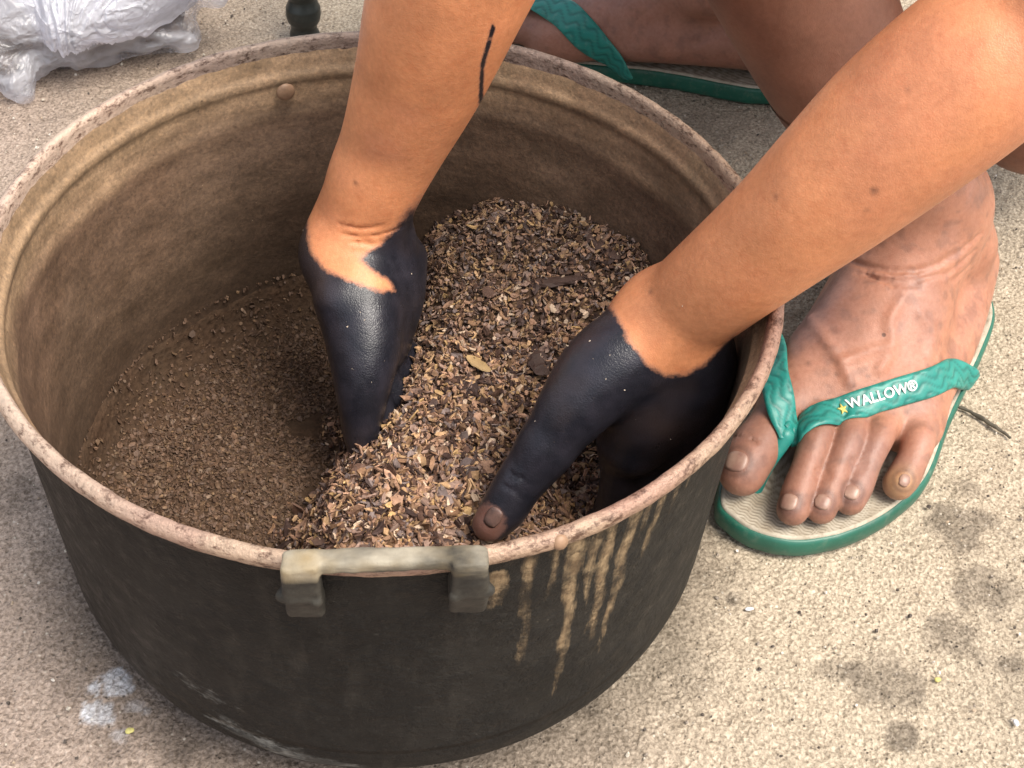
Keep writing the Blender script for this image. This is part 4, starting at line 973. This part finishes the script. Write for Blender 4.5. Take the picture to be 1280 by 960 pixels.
# ------------------------------------------------------------------ plastic bag with dark contents
bag = empty('plastic_bag', (-.26, .47, 0)); tag(bag, 'translucent white plastic bag slumped on the concrete behind the pot', 'plastic bag')
def ridged(P, s, seed): return 1-np.abs(2*fbm(P, s, 3, seed)-1)*2
vb = Vol((-.46, .35, -.005), (-.08, .66, .13), .0022)
vb.chain([(V(-.40, .475, .030), .055), (V(-.26, .470, .034), .060), (V(-.185, .482, .030), .048)], .03, V(0, 0, 1), 1.35)
vb.cone(V(-.29, .44, .03), atz(32, 118, .006), .030, .006, .02); vb.cone(V(-.19, .48, .03), atz(225, 40, .02), .040, .012, .02); vb.cone(V(-.18, .50, .04), atz(262, -8, .05), .030, .010, .02)
Pb, Qb2 = vb.mesh(); gb = vb.grad(Pb)
Pf = Pb+(fbm(Pb, 14, 2, 300)-.5)[:, None]*.04
disp = .0085*(ridged(Pf*V(1, .5, 1.6), 17, 301)-.5)+.0045*(ridged(Pf*V(.6, 1.3, 1), 42, 302)-.5)
Pb2 = Pb+gb*disp[:, None]; Pb2[:, 2] = np.maximum(Pb2[:, 2], .0012)
dn = .10+.34*sstep(.62, .85, ridged(Pf*V(1, .5, 1.6), 17, 301))+.12*(fbm(Pb, 30, 3, 303)-.4)
mesh_np('bag_body', Pb2, Qb2, M['film'], bag, attrs={'dens': np.clip(dn, .08, .9)})
# gathered upper layer folded over the front
exs = [-60, 0, 30, 45, 55, 75, 95, 120, 155, 190, 225, 262, 285]; eys = [18, 26, 34, 46, 60, 71, 70, 60, 54, 45, 28, 4, -20]
nu, nvv = 240, 110; xs_ = np.linspace(-60, 272, nu); ey = np.interp(xs_, exs, eys)
sheet = np.zeros((nu, nvv, 3))
for i_, (x_, e_) in enumerate(zip(xs_, ey)):
    for j_ in range(nvv):
        t = j_/(nvv-1); xx = x_+(95-x_)*.10*(1-t)**2; sheet[i_, j_] = atz(xx, e_+(-95-e_)*t, .044+.050*t**.7-.012*(1-t)**6)
sf = sheet.reshape(-1, 3); cpt = atz(80, 60, .05); rel = sf-cpt; an_ = np.arctan2(rel[:, 0], rel[:, 1]+.0001); rd = np.hypot(rel[:, 0], rel[:, 1])
q1 = np.stack([an_*.12, rd*.3, 0*rd], 1)+(fbm(sf, 20, 2, 310)-.5)[:, None]*.03
rg_ = ridged(q1, 60, 311)*.6+ridged(q1*V(2.2, 1, 1), 60, 312)*.3+ridged(sf, 24, 313)*.35
sf2 = sf.copy(); sf2[:, 2] += .011*(rg_-.6)*sstep(0, .03, rd); sf2[:, 1] += .005*(ridged(q1, 45, 314)-.5)
i = np.arange(nu-1)[:, None]; j = np.arange(nvv-1)[None]
q = np.stack([i*nvv+j, (i+1)*nvv+j, (i+1)*nvv+j+1, i*nvv+j+1], -1).reshape(-1, 4)
edge_t = np.tile(np.linspace(0, 1, nvv), nu); dn = .66+.25*sstep(.9, 1.15, rg_)+.25*(edge_t < .03)
mesh_np('folded_layer', sf2, q, M['film'], bag, attrs={'dens': np.clip(dn, .3, .95)})
vcn = Vol((-.46, .38, .003), (-.135, .64, .062), .0028)
gxyz = np.stack(np.meshgrid(*vcn.ax, indexing='ij'), -1); vcn.f = (vb.samp(gxyz)+.0075).astype(np.float32)
Pn, Qn = vcn.mesh(); Pn = Pn+vcn.grad(Pn)*((fbm(Pn, 70, 3, 320)-.5)*.005)[:, None]
tag(mesh_np('bag_contents', Pn, Qn, M['charred']), 'dark charred husks inside the translucent plastic bag', 'husks')

# ------------------------------------------------------------------ turned leg behind the pot
lc = atz(381, 52, 0); prof = [(.0005, .0008), (.0100, .0008), (.0110, .004), (.0112, .012), (.0098, .018), (.0096, .024), (.0118, .030), (.0128, .038), (.0126, .048), (.0108, .055), (.0100, .060), (.0114, .066),
     (.0130, .080), (.0132, .12), (.0120, .16), (.0135, .165), (.0135, .172), (.0118, .178), (.0130, .26), (.0135, .32), (.0005, .3205)]
Pl, Ql = lathe(dense(prof, .0015), 64); Pl = Pl+(fbm(Pl, 90, 3, 330)-.5)[:, None]*.0008; Pl = Pl*V(1, 1, .62)
sh = (Pl[:, 2]-.0)*.12; Pl[:, 0] += lc[0]+sh*.1; Pl[:, 1] += lc[1]
tag(mesh_np('turned_leg', Pl, Ql, M['darkwood']), 'dark turned wooden leg standing on the concrete behind the pot', 'furniture leg')

# ------------------------------------------------------------------ small things on the ground
def pebble(px_, r, mat, name, label, cat, seed, sq=(1, 1, .6)):
    c = atz(*px_, 0)+V(0, 0, r*sq[2]*.8); vp = Vol(c-r*1.8, c+r*1.8, r/7); vp.cone(c-V(r*.25, 0, 0), c+V(r*.3, r*.1, 0), r*.75, r*.6, r*.2)
    P_, Q_ = vp.mesh(); P_ = c+(P_-c)*np.array(sq)*(1+.5*(fbm(P_, .6/r, 3, seed)-.5))[:, None]; tag(mesh_np(name, P_, Q_, mat), label, cat)
pebble((163, 915), .0022, M['yellow'], 'seed', 'tiny yellow seed on the concrete below the white paint splashes', 'seed', 1)
pebble((1172, 851), .0019, M['yellow'], 'seed', 'tiny yellow seed among the dark stains at lower right', 'seed', 2)
pebble((1270, 905), .0020, M['paint'], 'stone_chip', 'small white stone chip at the lower right edge', 'stone chip', 3, (.7, 1.3, .6))
pebble((937, 762), .0020, M['paint'], 'stone_chip', 'small white stone chip on the concrete below the flip flop', 'stone chip', 4, (1.2, .7, .4))
def twig(pl, r, name, label, mat):
    ps = [atz(x, y, 0)+V(0, 0, r*1.2) for x, y in pl]; vp = Vol(np.min(ps, 0)-.006, np.max(ps, 0)+.006, .0006)
    vp.chain([(p, r*(1-.4*abs(i/(len(ps)-1)*2-1))) for i, p in enumerate(ps)], .001); P_, Q_ = vp.mesh(); P_ += (fbm(P_, 400, 2, 3)-.5)[:, None]*.0008
    tag(mesh_np(name, P_, Q_, mat), label, 'twig')
twig([(1190, 508), (1212, 517), (1235, 531), (1250, 541), (1262, 549)], .0014, 'twig', 'thin dark twig on the concrete right of the flip flop', M['leafy'])
# grit: uncountable
n = 5000; x = RNG.uniform(-.33, .60, n); y = RNG.uniform(-.20, .66, n); ok = np.hypot(x, y) > .165; x, y = x[ok], y[ok]; n = len(x)
L = RNG.gamma(4, .00020, n)+.0003; pal = np.array([[.55, .50, .42], [.30, .26, .22], [.08, .065, .055], [.42, .33, .24], [.70, .66, .6]])
o = flakes('grit', n, np.stack([x, y, np.full(n, .0002)], 1), np.tile(V(0, 0, 1), (n, 1)), L, L*.8, L*.5, pal[RNG.choice(5, n, p=[.2, .25, .3, .15, .1])], M['flake'], None, .1); tag(o, kind='stuff')
# crumbs stuck on the hands
def stuck(vol, n, cx, cy, sx, sy, seed):
    rg = np.random.default_rng(seed); out = []
    while len(out) < n:
        h_ = vol.hit(rg.normal(cx, sx), rg.normal(cy, sy))
        if h_ is not None: out.append(h_)
    return np.array(out)
pts_ = np.concatenate([stuck(vr, 16, 455, 420, 28, 70, 1), stuck(vl, 16, 730, 480, 60, 60, 2)])
nn_ = np.concatenate([vr.grad(pts_[:16]), vl.grad(pts_[16:])]); n = len(pts_); L = RNG.gamma(5, .00010, n)+.0003
o = flakes('crumbs_on_hands', n, pts_, nn_, L, L*.7, L*.3, np.tile(V(.50, .42, .34), (n, 1))*RNG.uniform(.5, 1.3, n)[:, None], M['flake'], None); tag(o, kind='stuff')
print('built in', round(time.time()-T0, 1))
